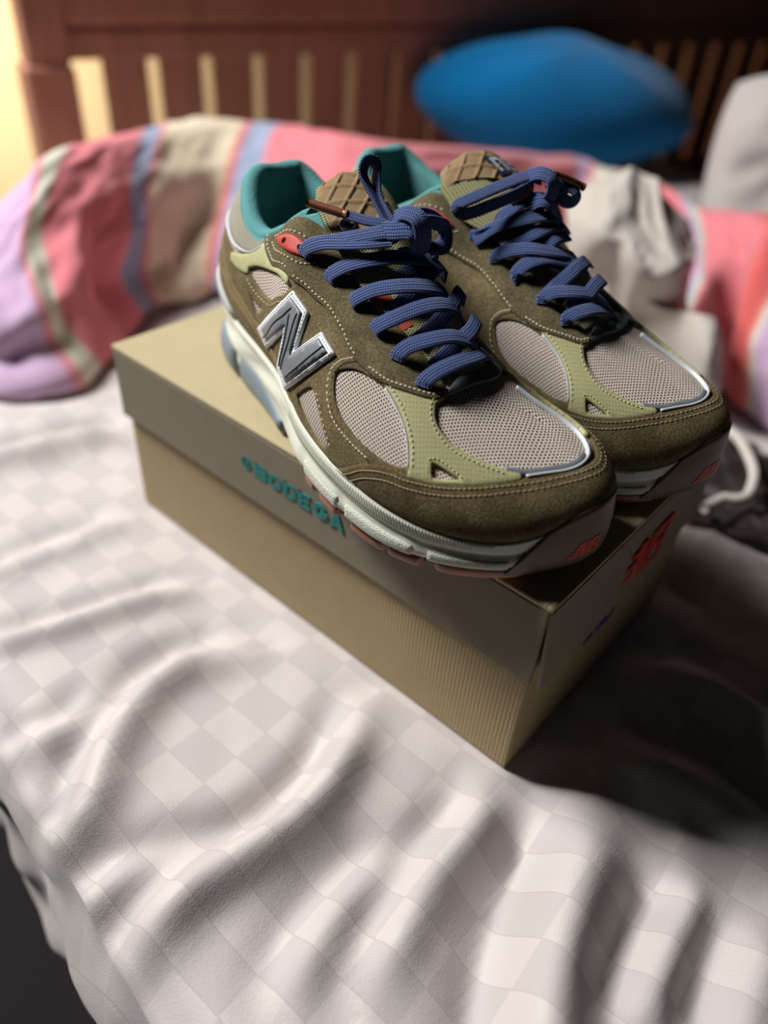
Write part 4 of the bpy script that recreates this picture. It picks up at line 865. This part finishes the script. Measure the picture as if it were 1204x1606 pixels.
def build_shoe(loc, yaw, far, label):
    mir = False
    sh = empty('sneaker', loc, yaw, label, 'shoe', 'pair of sneakers on the shoe box')
    flip = lambda F_: [q[::-1] for q in F_] if mir else F_
    sg = np.array((1, -1, 1)) if mir else np.array((1, 1, 1))
    # base knit upper
    F_ = grid_faces(NU, NV)
    mesh_obj('mesh_upper', (LP.reshape(-1, 3) * sg) * .01, flip(F_), M['mesh'], sh, True, LF.reshape(-1, 2))
    B1 = lambda i0, i1, st=4: [tuple(LF[i % (NU - 1), 0]) for i in range(i0, i1, st)]
    # ---- both sides: (map function, name suffix)
    for side in (0, 1):
        mf = (lambda p: [tuple(q) for q in p]) if side == 0 else (lambda p: [tuple(q) for q in mirror_flat(p)])
        hj = int(.60 * NV)
        heel = [tuple(LF[(i if side == 0 else NU - 1 - i), hj]) for i in range(16, -1, -4)]
        if side == 0: bt = B1(0, iR0 + 3)
        else: bt = [tuple(LF[NU - 1 - int(round(i * (NU - 1 - ITOE) / ITOE)), 0]) for i in range(0, iR0 + 3, 4)]
        q = panel('quarter_panel', bt + mf(QTR_TOP) + heel, M['quarter'], sh, mir, .13, .16, [mf(W1), mf(W2), mf(W3), mf(TRI)], label='olive brown suede side panel')
        eye = panel('eyestay_panel', mf(EYE), M['eyestay'], sh, mir, .27, .2, label='dark olive suede lace panel')
        panel('heel_overlay', mf(LIMEHEEL), M['limeplain'], sh, mir, .24, .2, label='pale lime leather heel overlay')
        lm = panel('forefoot_overlay', mf(LIME), M['lime'], sh, mir, .2, .22, [mf(W4)], label='perforated lime leather overlay')
        if side == 0 or mir:
            ln = lambda p, d: offset_line(spline(mf(p), step=.2), d if side == 0 else -d)
            stitches([ln(EYE[0:5], .28), ln(EYE[5:14], .2), ln(EYE[5:14], .34)][:2], M['thread'], eye, mir, .29)
            stitches([ln(EYE[14:19], .22), ln([(16.3, -5.45), (15.75, -6.0), (15.35, -6.7), (15.4, -7.35), (15.9, -7.95), (16.9, -8.2), (18.4, -8.0), (19.8, -7.68)], 0)], M['thread'], q, mir, .27)
            stitches([ln([(14.6, -8.55), (15.2, -8.8), (15.8, -9.1), (16.6, -9.5)], 0), ln([(6.4, -5.3), (7.2, -5.85), (8.1, -6.4), (8.9, -6.7), (9.9, -6.75)], 0)], M['thread2'], q, mir, .15)
            stitches([ln([(21.5, -2.75), (21.4, -3.25), (21.9, -3.7), (22.67, -3.86), (23.65, -3.71), (24.78, -3.14), (25.73, -2.52)], -.18), ln([(18.9, -4.6), (19.9, -4.62), (20.9, -4.86), (21.8, -5.3), (22.45, -5.95)], 0),
                      ln([(23.0, -5.1), (23.3, -4.8), (24.0, -4.55), (24.7, -4.4)], 0)], M['threadlime'], lm, mir, .21, .24, .14, .06)
        if side == 0 and not far:
            lo = panel('letter_logo', N_OUT, M['nwhite'], sh, mir, .32, .2, round_=.05, label='large grey letter N with white edge', poly_is_smooth=True, hexs=.2)
            panel('letter_face', N_IN, M['ngrey'], lo, mir, .42, .16, round_=.08, poly_is_smooth=True, hexs=.2)
            for q_ in (NR1, NR2, NR3, NR4): strip('letter_ridge', q_, .08, M['nridge'], lo, mir, .47, .08)
            stitches([N_STI + N_STI[:1]], M['navy'], lo, mir, .32, .2, .12, .03, .02)
        el = panel('lace_eyelet', mf(EYELET), M['red'], sh, mir, .40, .2, round_=.08, corner=60, label='red plastic lace eyelet')
        for c in ((9.65, -3.78), (10.6, -3.93)):
            a = np.linspace(0, 2 * np.pi, 13)[:-1]
            panel('eyelet_hole', mf([(c[0] + .15 * math.cos(q), c[1] + .17 * math.sin(q)) for q in a]), M['hole'], el, mir, .415, .05, round_=.02, corner=170)
        if side == 0: stitches([[(8.5, -3.05), (9.3, -3.15), (10.0, -3.25), (10.6, -3.3)], [(8.35, -3.4), (8.9, -3.95), (9.7, -4.45), (10.36, -4.62), (10.94, -4.5), (11.5, -4.1)]], M['thread'], eye, mir, .29)
        strip('collar_edge', mf([(9.7, -2.15), (10.6, -2.1), (11.5, -2.25), (12.5, -2.4), (13.6, -2.4), (14.6, -2.35)]), .8, M['teal'], sh, mir, .2, .2)
    # toe: rand, piping
    rt = np.array(RAND_TOP); rm = mirror_flat(rt)[::-1]
    bt = [tuple(LF[i, 0]) for i in range(iR0 + int(round((ITOE - iR0) * 2.02)) + 2, iR0 - 1, -3)]
    iM = int(round((NU - 1) - iR0 * (NU - 1 - ITOE) / ITOE)); bt = [tuple(LF[i, 0]) for i in range(iM, iR0 - 1, -3)]
    rp = [tuple(q) for q in rt] + [tuple(q) for q in rm[2:]]
    rnd = panel('toe_rand', rp + bt, M['rand'], sh, mir, .19, .24, corner=60, round_=.1, label='dark olive suede toe guard')
    line = spline(rp, step=.2); stitches([offset_line(line, -.26), offset_line(line, -.56)], M['threadrand'], rnd, mir, .20, .27, .18, .055, .03)
    tm = np.array(TM)
    strip('toe_piping', [tuple(q) for q in tm[[16, 15, 14, 13, 12, 11]]], .24, M['slate'], sh, mir, .2, .2, label='slate grey edge of the toe mesh')
    strip('toe_trim', [tuple(q) for q in offset_line(spline(tm[[15, 14, 13, 12, 11, 10, 9, 8, 7, 6]], step=.3), -.20)], .11, M['silver'], sh, mir, .24, .22, label='silver strip around the toe mesh')
    panel('vamp_tab', VAMP, M['slate'], sh, mir, .24, .24, label='slate grey tab under the last lace')
    # W3 bright edge
    strip('window_edge', [(18.9, -4.88), (19.86, -4.93), (20.9, -5.16), (21.7, -5.6), (22.3, -6.2)], .1, M['silver'], sh, mir, .21, .2)
    # heel textile, clip
    iL = int(np.argmin(np.linalg.norm(LF[:ITOE, -1] - (7.6, -2.9), axis=1))); iMd = NU - 1 - int(round(iL * (NU - 1 - ITOE) / ITOE))
    ui = np.arange(iMd - (NU - 1), iL + 1)
    uv_patch('heel_textile', sh, mir, ui, lambda a: .66 + .28 * (2 * np.abs(a - .5)) ** 2.2, .985, .16, M['heelcloth'], label='beige textile heel collar')
    uv_patch('heel_piping', sh, mir, ui, lambda a: .64 + .29 * (2 * np.abs(a - .5)) ** 2.2, lambda a: .672 + .275 * (2 * np.abs(a - .5)) ** 2.2, .27, M['silver'], 5)
    i4 = int(np.argmin(np.abs(LP[:ITOE, 0, 0] - 4.6)))
    uv_patch('heel_clip', sh, mir, np.arange(-i4 - 2, i4), 0.0, lambda a: .05 + .27 * np.cos((a - .5) * np.pi) ** .8, .34, M['clip'], label='pale moulded heel clip', depth=.3)
    for a0, a1 in ((.40, .16), (.52, .22)):
        i0 = 10; ui2 = np.arange(14, 62)
        uv_patch('heel_strap', sh, mir, ui2, lambda a, p=a0, r=a1: p - (p - r * .35) * a - .02, lambda a, p=a0, r=a1: p + .05 - (p - r * .35) * a, .22, M['counter'], 5, label='lighter suede heel strap')
    # collar lining: padded roll and inner wall
    ipk = int(np.argmin(np.linalg.norm(LF[:ITOE, -1] - (10.2, -2.3), axis=1))); ipm = NU - 1 - int(round(ipk * (NU - 1 - ITOE) / ITOE))
    ui = np.arange(ipm - (NU - 1), ipk + 1); rows = []
    for i in ui:
        i = i % (NU - 1); T_ = LP[i, -1]; nr = LN[i, -4].copy(); nh = nr.copy(); nh[2] = 0; nh /= np.linalg.norm(nh); B_ = LP[i, 0]
        p1 = LP[i, int(.95 * NV)] + nr * .1; row = [p1, LP[i, int(.965 * NV)] + nr * .22]
        for a in np.linspace(-.1, 1.05, 8) * np.pi:
            row.append(T_ - nh * .38 + nh * .52 * math.cos(a) + np.array((0, 0, .42 * math.sin(a))) + np.array((0, 0, .02)))
        for g in (.12, .3, .55, .8, 1.0):
            q = T_ * (1 - g) + B_ * g; row.append(np.array([q[0], q[1], T_[2] - .3 + (4.6 - T_[2] + .3) * g]) - nh * (.95 + .15 * math.sin(g * 3.1) + .15 * g))
        rows.append(row)
    X = np.array(rows); m_ = X.shape[1]; F_ = grid_faces(len(rows), m_)
    mesh_obj('collar_lining', X.reshape(-1, 3) * sg * .01, flip(F_), M['teal'], sh, label='teal padded collar lining')
    fl = np.concatenate([X[:, -1], X[::-1, -1][:0]]); cx = fl.mean(0)
    V = np.concatenate([fl, [[cx[0], cx[1], 4.6]]]); F_ = [(i, (i + 1) % len(fl), len(fl)) for i in range(len(fl))]
    mesh_obj('insole', V * sg * .01, flip(F_), M['teal'], sh)
    # tongue
    tongue(sh, mir, far)
    shoelace(sh, far)
    # sole
    ms = make_midsole(sh, mir)
    ribbed_band(sh, mir, xloc(13.2), xloc(26.9), 88)
    if mir: ribbed_band(sh, mir, tmed(27.0), tmed(13.2), 70)
    for t0, t1 in ((xloc(15.9), xloc(19.3)), (xloc(19.9), xloc(24.0)), (xloc(24.6), xloc(27.4))):
        wall_patch('midsole_pod', sh, mir, t0, t1, .60, .97, .3, M['sole2'], 60, 8, bulge=.08)
    if mir:
        for t0, t1 in ((tmed(27.2), tmed(23.0)), (tmed(22.4), tmed(18.6)), (tmed(18), tmed(14.5))):
            wall_patch('midsole_pod', sh, mir, t0, t1, .60, .97, .3, M['sole2'], 60, 8, bulge=.08)
    # heel pads wrap round the back
    wall_patch('heel_pad', sh, mir, -.055, xloc(4.4), lambda q: .38 + .1 * sstep(0, .1, q), 1.16, .28, M['pad'], 70, 8, bulge=.28, label='blue grey rubber heel pad')
    wall_patch('heel_pad', sh, mir, xloc(5.0), xloc(11.6), lambda q: .50 + .30 * sstep(xloc(7), xloc(11.6), q), 1.16, .2, M['pad'], 70, 8, bulge=.24, label='blue grey rubber midfoot pad')
    wall_patch('heel_pad', sh, mir, tmed(11), tmed(2.4), .5, 1.16, .2, M['pad'], 70, 8, bulge=.24, label='blue grey rubber inner heel pad')
    for t0, t1 in ((xloc(15.7), xloc(16.9)), (xloc(17.3), xloc(19.2)), (xloc(20.1), xloc(22.5)), (xloc(22.65), xloc(24.4)), (xloc(24.85), xloc(27.9))): gum_lug(sh, mir, t0, t1)
    for t0, t1 in ((tmed(24.4), tmed(20.8)), (tmed(20.2), tmed(16.5)), (tmed(11), tmed(5)), (tmed(4), tmed(.8) ), (xloc(1.0), xloc(4.5)), (xloc(5.2), xloc(9.5))): gum_lug(sh, mir, t0, t1, out=.05)
    bp, X = toe_bumper(sh, mir)
    emblem(bp, X, mir)
    warp(sh, far)
    return sh
def tongue(sh, mir, far):
    sg = np.array((1, -1, 1)) if mir else np.array((1, 1, 1)); flip = lambda F_: [q[::-1] for q in F_] if mir else F_
    c = spline([(21.2, -.2, 7.35), (19.5, -.25, 8.35), (17.5, -.2, 9.55), (15.5, -.1, 10.75), (13.5, .1, 11.9), (12.0, .25, 12.6), (10.8, .3, 12.95), (10.0, .3, 13.0)], n=46)
    hw = np.interp(np.linspace(0, 1, 46), [0, .3, .6, .8, .93, 1], [2.2, 2.5, 2.7, 2.75, 2.5, 1.9]) * (1.0 + (.22 if far else 0) * sstep(.5, .75, np.linspace(0, 1, 46)))
    tn = np.gradient(c, axis=0); tn /= np.linalg.norm(tn, axis=1, keepdims=True); up = np.cross(np.array((0, -1, 0)), tn); up *= np.sign(up[:, 2:3])
    th = np.interp(np.linspace(0, 1, 46), [0, .5, .75, .95, 1], [.25, .4, .75, .8, .35])
    A_ = np.linspace(-1, 1, 25)
    def surf(i, a, lift):
        y = a * hw[i]; droop = -.085 * y * y - .015 * abs(y) ** 3
        return c[i] + np.array((0, y, 0)) + up[i] * (droop + lift)
    X = np.array([[surf(i, a, .12 + th[i] * .35 * (1 - a * a)) for a in A_] + [surf(i, a, .12 - th[i] * (1 - a ** 4) * .9 - .05) for a in A_[::-1]] for i in range(46)])
    m_ = X.shape[1]; F_ = grid_faces(46, m_, closed_v=True); F_ += [tuple(range(m_)), tuple(45 * m_ + i for i in range(m_))[::-1]]
    L = np.concatenate([[0], np.cumsum(np.linalg.norm(np.diff(c, axis=0), axis=1))])
    uv = np.stack([np.broadcast_to(L[:, None], (46, m_)), np.broadcast_to(np.concatenate([A_ * 2.7, A_[::-1] * 2.7])[None], (46, m_))], -1)
    tg = mesh_obj('tongue', X.reshape(-1, 3) * sg * .01, flip(F_), M['tongue'], sh, True, uv.reshape(-1, 2), label='olive knit tongue')
    # quilted brown pad on the outer half of the tongue top
    ii = np.linspace(29, 45, 60); 
    def at(fi, a, lift):
        i = int(min(fi, 44.999)); u = fi - i
        f = lambda k: surf(k, a, .12 + th[k] * .35 * (1 - a * a) + lift)
        return f(i) * (1 - u) + f(i + 1) * u
    A2 = np.linspace(-.95, .95, 56); G = np.zeros((60, 56, 3))
    for p_, fi in enumerate(ii):
        for q_, a in enumerate(A2):
            g1 = (fi - 29) * .36 + a * 2.6; g2 = (fi - 29) * .36 - a * 2.6
            l1 = abs((g1 / 1.5) % 1 - .5) * 2; l2 = abs((g2 / 1.5) % 1 - .5) * 2
            quilt = .13 * (max(0, 1 - min(1 - l1, 1 - l2) / .2)) ** 1 
            edge = min((p_) / 3, (59 - p_) / 3, (q_) / 3, (55 - q_) / 3, 1)
            G[p_, q_] = at(fi, a, -.06 + .14 * edge + quilt * edge)
    keep = (lambda p_, q_: (A2[q_] < .10 + .25 * (p_ / 59))) if not far else (lambda p_, q_: A2[q_] > -.95 + 1.35 * max(0, 1 - p_ / 44))
    F_ = [f for f in grid_faces(60, 56) if keep(f[0] // 56, f[0] % 56)]
    if not mir: F_ = [f for f in F_]
    pd = mesh_obj('tongue_pad', G.reshape(-1, 3) * sg * .01, flip(F_), M['pad_brown'], tg, label='brown embossed pad on the tongue')
    def disc(name, fi, a0, r, mat, lift, h, par):
        p = at(fi, a0, lift); px_ = at(fi + .6, a0, lift) - p; py_ = at(fi, a0 + .05, lift) - p; n = np.cross(px_, py_); n /= np.linalg.norm(n); n *= np.sign(n[2]); e1 = py_ / np.linalg.norm(py_); e2 = np.cross(n, e1)
        K = 24; V = []; 
        for rr, hh in ((r, 0), (r, h), (r * .82, h * 1.4)):
            V += [p + rr * (math.cos(q) * e1 + math.sin(q) * e2) + n * hh for q in np.linspace(0, 2 * np.pi, K, endpoint=False)]
        F_ = grid_faces(3, K, closed_v=True, flip=False); F_.append(tuple(2 * K + i for i in range(K)))
        V = np.array(V) * sg
        return mesh_obj(name, V * .01, flip(F_), mat, par), p, e1, e2, n
    if not far:
        bd, p, e1, e2, n = disc('tongue_badge', 33.0, -.74, .40, M['badge'], .12, .09, tg); bd['label'] = 'round silver badge on the tongue'
        # ring and emblem strokes on the badge
        K = 28; a = np.linspace(0, 2 * np.pi, K, endpoint=False)
        V = np.concatenate([np.array([p + n * .135 + rr * (math.cos(q) * e1 + math.sin(q) * e2) for q in a]) for rr in (.36, .29)]); 
        V = np.concatenate([V, np.array([p + n * .14 + x * e1 + y * e2 for x, y in ((-.06, -.24), (.06, -.24), (.10, .24), (-.02, .24), (-.2, -.05), (.2, .0), (.2, .07), (-.2, .02))])])
        F_ = [(i, (i + 1) % K, K + (i + 1) % K, K + i) for i in range(K)] + [(2 * K, 2 * K + 1, 2 * K + 2, 2 * K + 3), (2 * K + 4, 2 * K + 5, 2 * K + 6, 2 * K + 7)]
        mesh_obj('badge_emblem', V * .01, F_, M['navy'], bd, False)
    else:
        # woven label with raised lettering
        V, F_ = [], []
        def patch(f0, f1, a0, a1, lift, n1=4, n2=10):
            s0 = len(V); 
            for u in np.linspace(f0, f1, n1):
                for v in np.linspace(a0, a1, n2): V.append(at(u, v, lift))
            for f in grid_faces(n1, n2): F_.append(tuple(s0 + k for k in f))
        patch(35.2, 41.0, -.10, .84, .15); lb = mesh_obj('tongue_label', np.array(V) * sg * .01, flip(F_), M['navy'], tg, label='navy woven label with lettering')
        V, F_ = [], []
        word = {'N': [(0, 0, .2, 1), (.6, 0, .8, .85), (.2, .75, .68, 1)], 'E': [(0, 0, .18, 1), (.18, 0, .78, .18), (.18, .42, .78, .58), (.18, .82, .62, 1), (.6, .5, .78, 1)],
                'W': [(0, 0, .16, 1), (.64, 0, .8, 1), (.16, 0, .32, .35), (.32, .15, .48, .6), (.48, 0, .64, .35)]}
        ax = -.02
        for ch in 'NEW':
            for x0, y0, x1, y1 in word[ch]:
                patch(36.1 + 4.0 * y0, 36.1 + 4.0 * y1, ax + x0 * .31, ax + x1 * .31, .19, 2, 3)
            ax += .31
        mesh_obj('label_lettering', np.array(V) * sg * .01, flip(F_), M['badge'], lb, False)
    for fi, a in ((18.2, -.86), (12.6, -.80)):
        V = np.array([at(fi + u, a + v, .04) for u, v in ((-1.2, -.13), (-1.2, .13), (1.2, .15), (1.2, -.10))]) * sg
        V = np.concatenate([V, np.array([at(fi + u, a + v, -.05) for u, v in ((-1.2, -.13), (-1.2, .13), (1.2, .15), (1.2, -.10))]) * sg])
        mesh_obj('tongue_mark', V * .01, flip([(0, 1, 2, 3), (0, 4, 5, 1), (1, 5, 6, 2), (2, 6, 7, 3), (3, 7, 4, 0)]), M['rust'], tg, False)
def warp(o, far):
    """the two shoes are pinched where their forefeet touch each other"""
    for c in o.children:
        if c.type == 'MESH':
            co = np.zeros(len(c.data.vertices) * 3); c.data.vertices.foreach_get('co', co); co = co.reshape(-1, 3)
            k = sstep(.08, .15, co[:, 0]) * (1 - sstep(.205, .265, co[:, 0]))
            s = np.where(co[:, 1] < 0, 1 - .24 * k, 1) if far else np.where(co[:, 1] > 0, 1 - .36 * k, 1)
            co[:, 1] *= s; c.data.vertices.foreach_set('co', co.ravel()); c.data.update()
        warp(c, far)
NEAR_LACE = {
'bar1':[(20.87,-3.19,7.24,.39,-.31,.87),(20.87,-3.05,7.52,.4,-.28,.87),(21.02,-2.54,7.88,.42,-.22,.88),(21.17,-1.61,8.1,.44,-.13,.89),(21.22,-.53,8.13,.43,-.05,.9),(21.0,.6,7.95,.43,.06,.9),(20.86,1.4,7.55,.42,.2,.9),(20.8,1.7,7.2,.42,.3,.85)],
'bar2':[(19.2,-3.4,7.9,.36,-.41,.84),(19.25,-3.32,8.21,.37,-.39,.84),(19.47,-2.9,8.58,.41,-.32,.86),(19.89,-2.11,8.84,.45,-.2,.87),(20.23,-1.1,8.88,.48,-.1,.87),(20.55,-.2,8.55,.47,0,.88),(20.7,.35,8.1,.45,.05,.89)],
'bar3':[(17.45,-3.42,8.58,.29,-.52,.81),(17.59,-3.36,8.87,.31,-.49,.82),(18.08,-2.79,9.33,.38,-.38,.85),(18.56,-1.73,9.75,.46,-.22,.86),(18.89,-.7,9.82,.51,-.1,.86),(19.11,.3,9.41,.51,.1,.85),(19.25,.85,8.75,.49,.15,.86)],
'bar4':[(15.59,-3.34,9.23,.22,-.61,.76),(15.79,-3.29,9.53,.24,-.58,.78),(16.45,-2.72,10.05,.33,-.46,.82),(17.26,-1.89,10.36,.41,-.31,.86),(17.88,-.77,10.33,.49,-.15,.86),(18.1,.3,9.95,.49,.05,.86),(18.15,1.01,9.4,.47,.24,.85)],
'bar5':[(13.72,-3.39,9.69,.2,-.68,.7),(13.88,-3.29,10.09,.21,-.66,.72),(14.7,-2.8,10.71,.26,-.57,.78),(15.62,-2.03,11.13,.37,-.43,.83),(16.37,-.92,11.26,.48,-.25,.84),(16.7,.2,11.0,.46,0,.85),(16.75,1.2,10.4,.4,.3,.83)],
'dia1':[(20.45,-2.29,7.76,.43,-.21,.88),(20.42,-1.69,8.02,.45,-.15,.88),(20.28,-.84,8.36,.48,-.07,.88),(20.1,.2,8.66,.49,.06,.87),(19.53,1.47,8.72,.45,.23,.86),(19.2,2.0,8.2,.4,.4,.8)],
'dia2':[(19.1,-2.25,8.46,.44,-.26,.86),(19.12,-1.64,8.72,.47,-.19,.86),(19.04,-.94,9.0,.5,-.11,.86),(18.63,.28,9.41,.51,.12,.85),(18.12,1.7,9.55,.42,.35,.83),(17.8,2.3,9.0,.35,.5,.78)],
'dia3':[(17.35,-2.61,9.13,.35,-.41,.84),(17.4,-1.92,9.53,.41,-.32,.86),(17.31,-1.12,9.94,.46,-.22,.86),(17.0,.3,10.45,.48,.1,.86),(16.53,1.84,10.2,.36,.49,.8),(16.3,2.4,9.6,.3,.6,.74)],
'dia4':[(16.35,-1.87,9.92,.39,-.38,.84),(16.35,-1.25,10.28,.44,-.29,.85),(16.5,-.51,10.58,.49,-.19,.85),(16.3,.91,10.9,.45,.35,.82),(15.7,2.0,10.6,.35,.55,.76),(15.4,2.5,10.0,.3,.65,.7)],
'bar6':[(11.9,-3.62,10.35,.25,-.7,.67),(12.05,-3.51,10.75,.26,-.68,.69),(12.89,-3.09,11.21,.28,-.62,.73),(14.0,-2.74,11.5,.26,-.57,.78),(15.15,-2.2,11.8,.33,-.48,.81),(15.9,-1.4,12.0,.4,-.38,.83)],
'bar6b':[(11.85,-3.6,10.5,.25,-.69,.68),(12.15,-3.36,10.92,.28,-.65,.71),(13.08,-2.97,11.28,.29,-.6,.75),(14.25,-2.45,11.75,.29,-.53,.79),(15.23,-1.8,12.15,.37,-.43,.82),(15.8,-1.1,12.3,.4,-.3,.85)],
}
NEAR_KNOT = {
'loop_up':[(15.61,-.6,12.19),(14.93,-.83,12.36),(13.79,-.81,13.19),(12.92,-.88,13.95),(12.67,-.66,14.43),(12.74,-.35,14.59),(12.88,-.1,14.34),(13.14,-.31,13.86),(13.72,-.58,13.14),(14.57,-.66,12.56),(15.13,-.65,12.22)],
'tail':[(15.68,-.66,12.22),(14.99,-1.21,12.43),(14.21,-1.67,12.43),(13.21,-2.09,12.48)],
'wrap':[(15.19,-1.57,12.22),(15.9,-1.29,12.39),(16.51,-.85,12.5),(16.77,-.59,12.13),(16.58,-.47,11.55),(15.99,-.82,11.25)],
'wrap2':[(15.38,-.9,12.75),(15.85,-.68,13.09),(16.57,-.52,13.04),(16.91,-.42,12.47),(16.79,-.33,11.67),(16.26,-.5,11.28)],
'loop_r':[(15.85,-.41,12.65),(16.0,.08,12.95),(16.23,.89,12.85),(16.45,1.6,12.5),(16.62,1.85,12.1),(16.8,1.55,11.75),(16.8,.9,11.6),(16.6,.2,11.6)],
'loop_r2':[(16.16,-.56,12.6),(16.6,.02,12.8),(16.83,.83,12.7),(16.87,1.52,12.48),(16.99,1.63,11.82),(16.93,1.27,11.52),(16.65,.37,11.51)],
}
FAR_LACE = {
'bar1':[(20.38,-3.11,7.5,.4,-.31,.86),(20.32,-3.05,7.83,.41,-.3,.86),(20.52,-2.67,8.09,.42,-.25,.87),(20.85,-1.73,8.24,.45,-.14,.88),(21.03,-.57,8.1,.44,-.05,.9),(21.02,.28,7.78,.42,.05,.9),(20.9,1.2,7.4,.42,.1,.9)],
'bar2':[(18.73,-3.31,8.14,.35,-.43,.83),(18.74,-3.26,8.46,.36,-.41,.84),(19.09,-2.88,8.77,.4,-.33,.85),(19.78,-1.96,8.88,.46,-.19,.87),(20.23,-.9,8.73,.48,-.08,.87),(20.45,.1,8.35,.48,.05,.87),(20.5,.9,7.9,.46,.1,.88)],
'dia1':[(19.99,-2.26,8.06,.44,-.22,.87),(19.95,-1.72,8.37,.46,-.16,.87),(20.1,-1.06,8.45,.48,-.09,.87),(19.9,.2,8.75,.48,.05,.87),(19.4,1.6,8.6,.45,.25,.86)],
'dia2':[(18.69,-2.73,8.54,.39,-.35,.85),(18.77,-1.96,8.94,.45,-.24,.86),(18.87,-.89,9.28,.5,-.11,.86),(18.5,.8,9.34,.49,.18,.85),(18.1,2.0,9.0,.4,.4,.82)],
'bar3':[(16.98,-3.3,8.82,.28,-.53,.8),(16.83,-3.42,9.16,.27,-.54,.8),(17.13,-2.95,9.71,.33,-.45,.83),(17.67,-2.03,10.0,.42,-.31,.86),(18.19,-1.07,9.87,.48,-.17,.86),(18.6,.1,9.6,.48,.05,.86),(18.7,1.1,9.1,.45,.2,.86)],
'bar4':[(15.31,-3.4,9.26,.2,-.64,.74),(15.32,-3.43,9.63,.22,-.62,.75),(15.94,-3.14,10.04,.28,-.54,.8),(16.83,-2.47,10.32,.37,-.4,.84),(17.55,-1.68,10.29,.43,-.27,.86),(18.0,-.5,10.1,.46,-.1,.86),(18.0,.8,9.7,.46,.15,.86)],
'dia3':[(15.37,-2.74,10.01,.28,-.55,.79),(15.86,-2.17,10.41,.36,-.44,.83),(16.48,-1.18,10.76,.45,-.27,.85),(16.58,.61,10.83,.48,.26,.84),(16.2,2.0,10.3,.4,.45,.8)],
'dia4':[(16.72,-2.42,9.55,.35,-.42,.84),(16.94,-1.68,10.01,.41,-.31,.86),(17.13,-.58,10.39,.48,-.16,.86),(17.0,1.0,10.4,.46,.2,.86)],
'bar5':[(13.6,-3.3,9.9,.2,-.68,.7),(14.5,-2.8,10.8,.26,-.57,.78),(15.4,-2.0,11.3,.37,-.43,.83),(16.2,-.9,11.6,.48,-.25,.84),(16.5,.4,11.4,.46,0,.85),(16.5,1.6,10.6,.4,.3,.83)],
}
FAR_KNOT = {
'loop_l':[(15.35,0.12,13.13),(14.85,-0.58,13.27),(14.36,-1.98,12.93),(13.77,-3.86,12.39),(13.34,-4.98,11.94),(13.7,-4.67,11.56),(14.36,-3.12,12.0),(14.91,-1.57,12.5),(15.18,-0.32,12.89)],
'loop_2':[(15.6,.04,12.34),(15.24,-.5,12.24),(14.59,-1.51,11.53),(13.84,-2.77,10.55),(13.5,-3.13,10.07),(14.14,-2.83,10.47),(15.01,-1.89,11.09),(15.68,-.89,11.72),(15.95,-.05,12.1)],
'loop_r':[(15.72,.38,13.1),(16.04,.77,12.86),(16.38,.95,12.31),(16.74,1.27,12.18),(16.83,1.56,12.51),(16.47,1.41,12.79),(16.08,.9,12.77),(15.89,.46,12.61)],
'wrap':[(14.79,-.5,13.25),(15.46,-.3,13.55),(16.07,-.04,13.41),(16.31,-.04,12.88),(16.02,-.05,12.29),(15.21,-.16,12.18)],
'drop':[(15.9,.1,12.4),(15.8,.8,11.9),(15.7,1.4,11.3),(15.6,2.0,10.7)],
}
def shoelace(sh, far):
    Vs, Fs, Us = [], [], []; W_, T_ = .80, .13
    def add(p, nr, wd=W_):
        X, f, uv = ribbon(p, nr, wd, T_, uoff=len(Fs) * .37); o = sum(map(len, Vs)); Vs.append(X); Us.append(uv); Fs.extend(tuple(o + i for i in q) for q in f)
    for k, v in (FAR_LACE if far else NEAR_LACE).items():
        a = np.array(v); q_ = np.linspace(0, 1, len(a))[:, None]; lift_ = .34 * sstep(.25, .6, q_) * (1 - .5 * sstep(.85, 1, q_)) if k.startswith('dia') else 0; add(a[:, :3] + a[:, 3:] * lift_, a[:, 3:])
    cv = np.array((.72, -.55, .42)); kc = np.array((15.9, -.1, 12.2))
    for k, v in (FAR_KNOT if far else NEAR_KNOT).items():
        p = np.array(v)
        if 'wrap' in k: nr = (p - p.mean(0)) * .8 + cv * .7
        elif k == 'tail': nr = np.tile(np.array((.5, -.5, .75)), (len(p), 1))
        elif k == 'loop_up': 
            t = np.gradient(p, axis=0); t /= np.linalg.norm(t, axis=1, keepdims=True); nr = np.cross(t, cv); nr = nr * .9 + cv * .55
        else:
            t = np.gradient(p, axis=0); t /= np.linalg.norm(t, axis=1, keepdims=True); nr = np.cross(t, cv) * .6 + cv * .75
        add(p, nr, .9 if 'wrap' in k else .5 if k == 'tail' else .74)
    # the knot body
    a = np.linspace(0, 1, 5); add([(15.3, -1.0, 11.9), (15.9, -.6, 12.35), (16.3, 0, 12.2), (16.4, .5, 11.8)], [(.3, -.5, .8)] * 4, 1.0)
    lc = mesh_obj('shoelace', np.concatenate(Vs) * .01, Fs, M['lace'], sh, True, np.concatenate(Us), label='flat blue woven shoelace tied in a bow')
    tips = ([[(13.3, -2.05, 12.48), (12.29, -2.59, 12.57), (11.41, -3.07, 12.67)]] if not far else [[(15.72, .72, 13.39), (16.13, 1.43, 13.18), (16.77, 2.22, 12.79)], [(15.27, -.68, 12.8), (14.92, -.97, 12.32), (14.5, -1.2, 11.85)]])
    for tp in tips: tube('lace_tip', np.array(tp) * .01, .0021, M['aglet'], lc, 10, label='brown metal lace tip')
SHOE_R = build_shoe((-0.29, 0.075, BOXH + .0002), math.radians(-10), False, 'near sneaker overhanging the box edge, with the big grey letter N in full view')
SHOE_L = build_shoe((-0.2776, 0.1540, BOXH + .0002), math.radians(-5.75), True, 'far sneaker behind the near one, with the navy lettered tongue label')
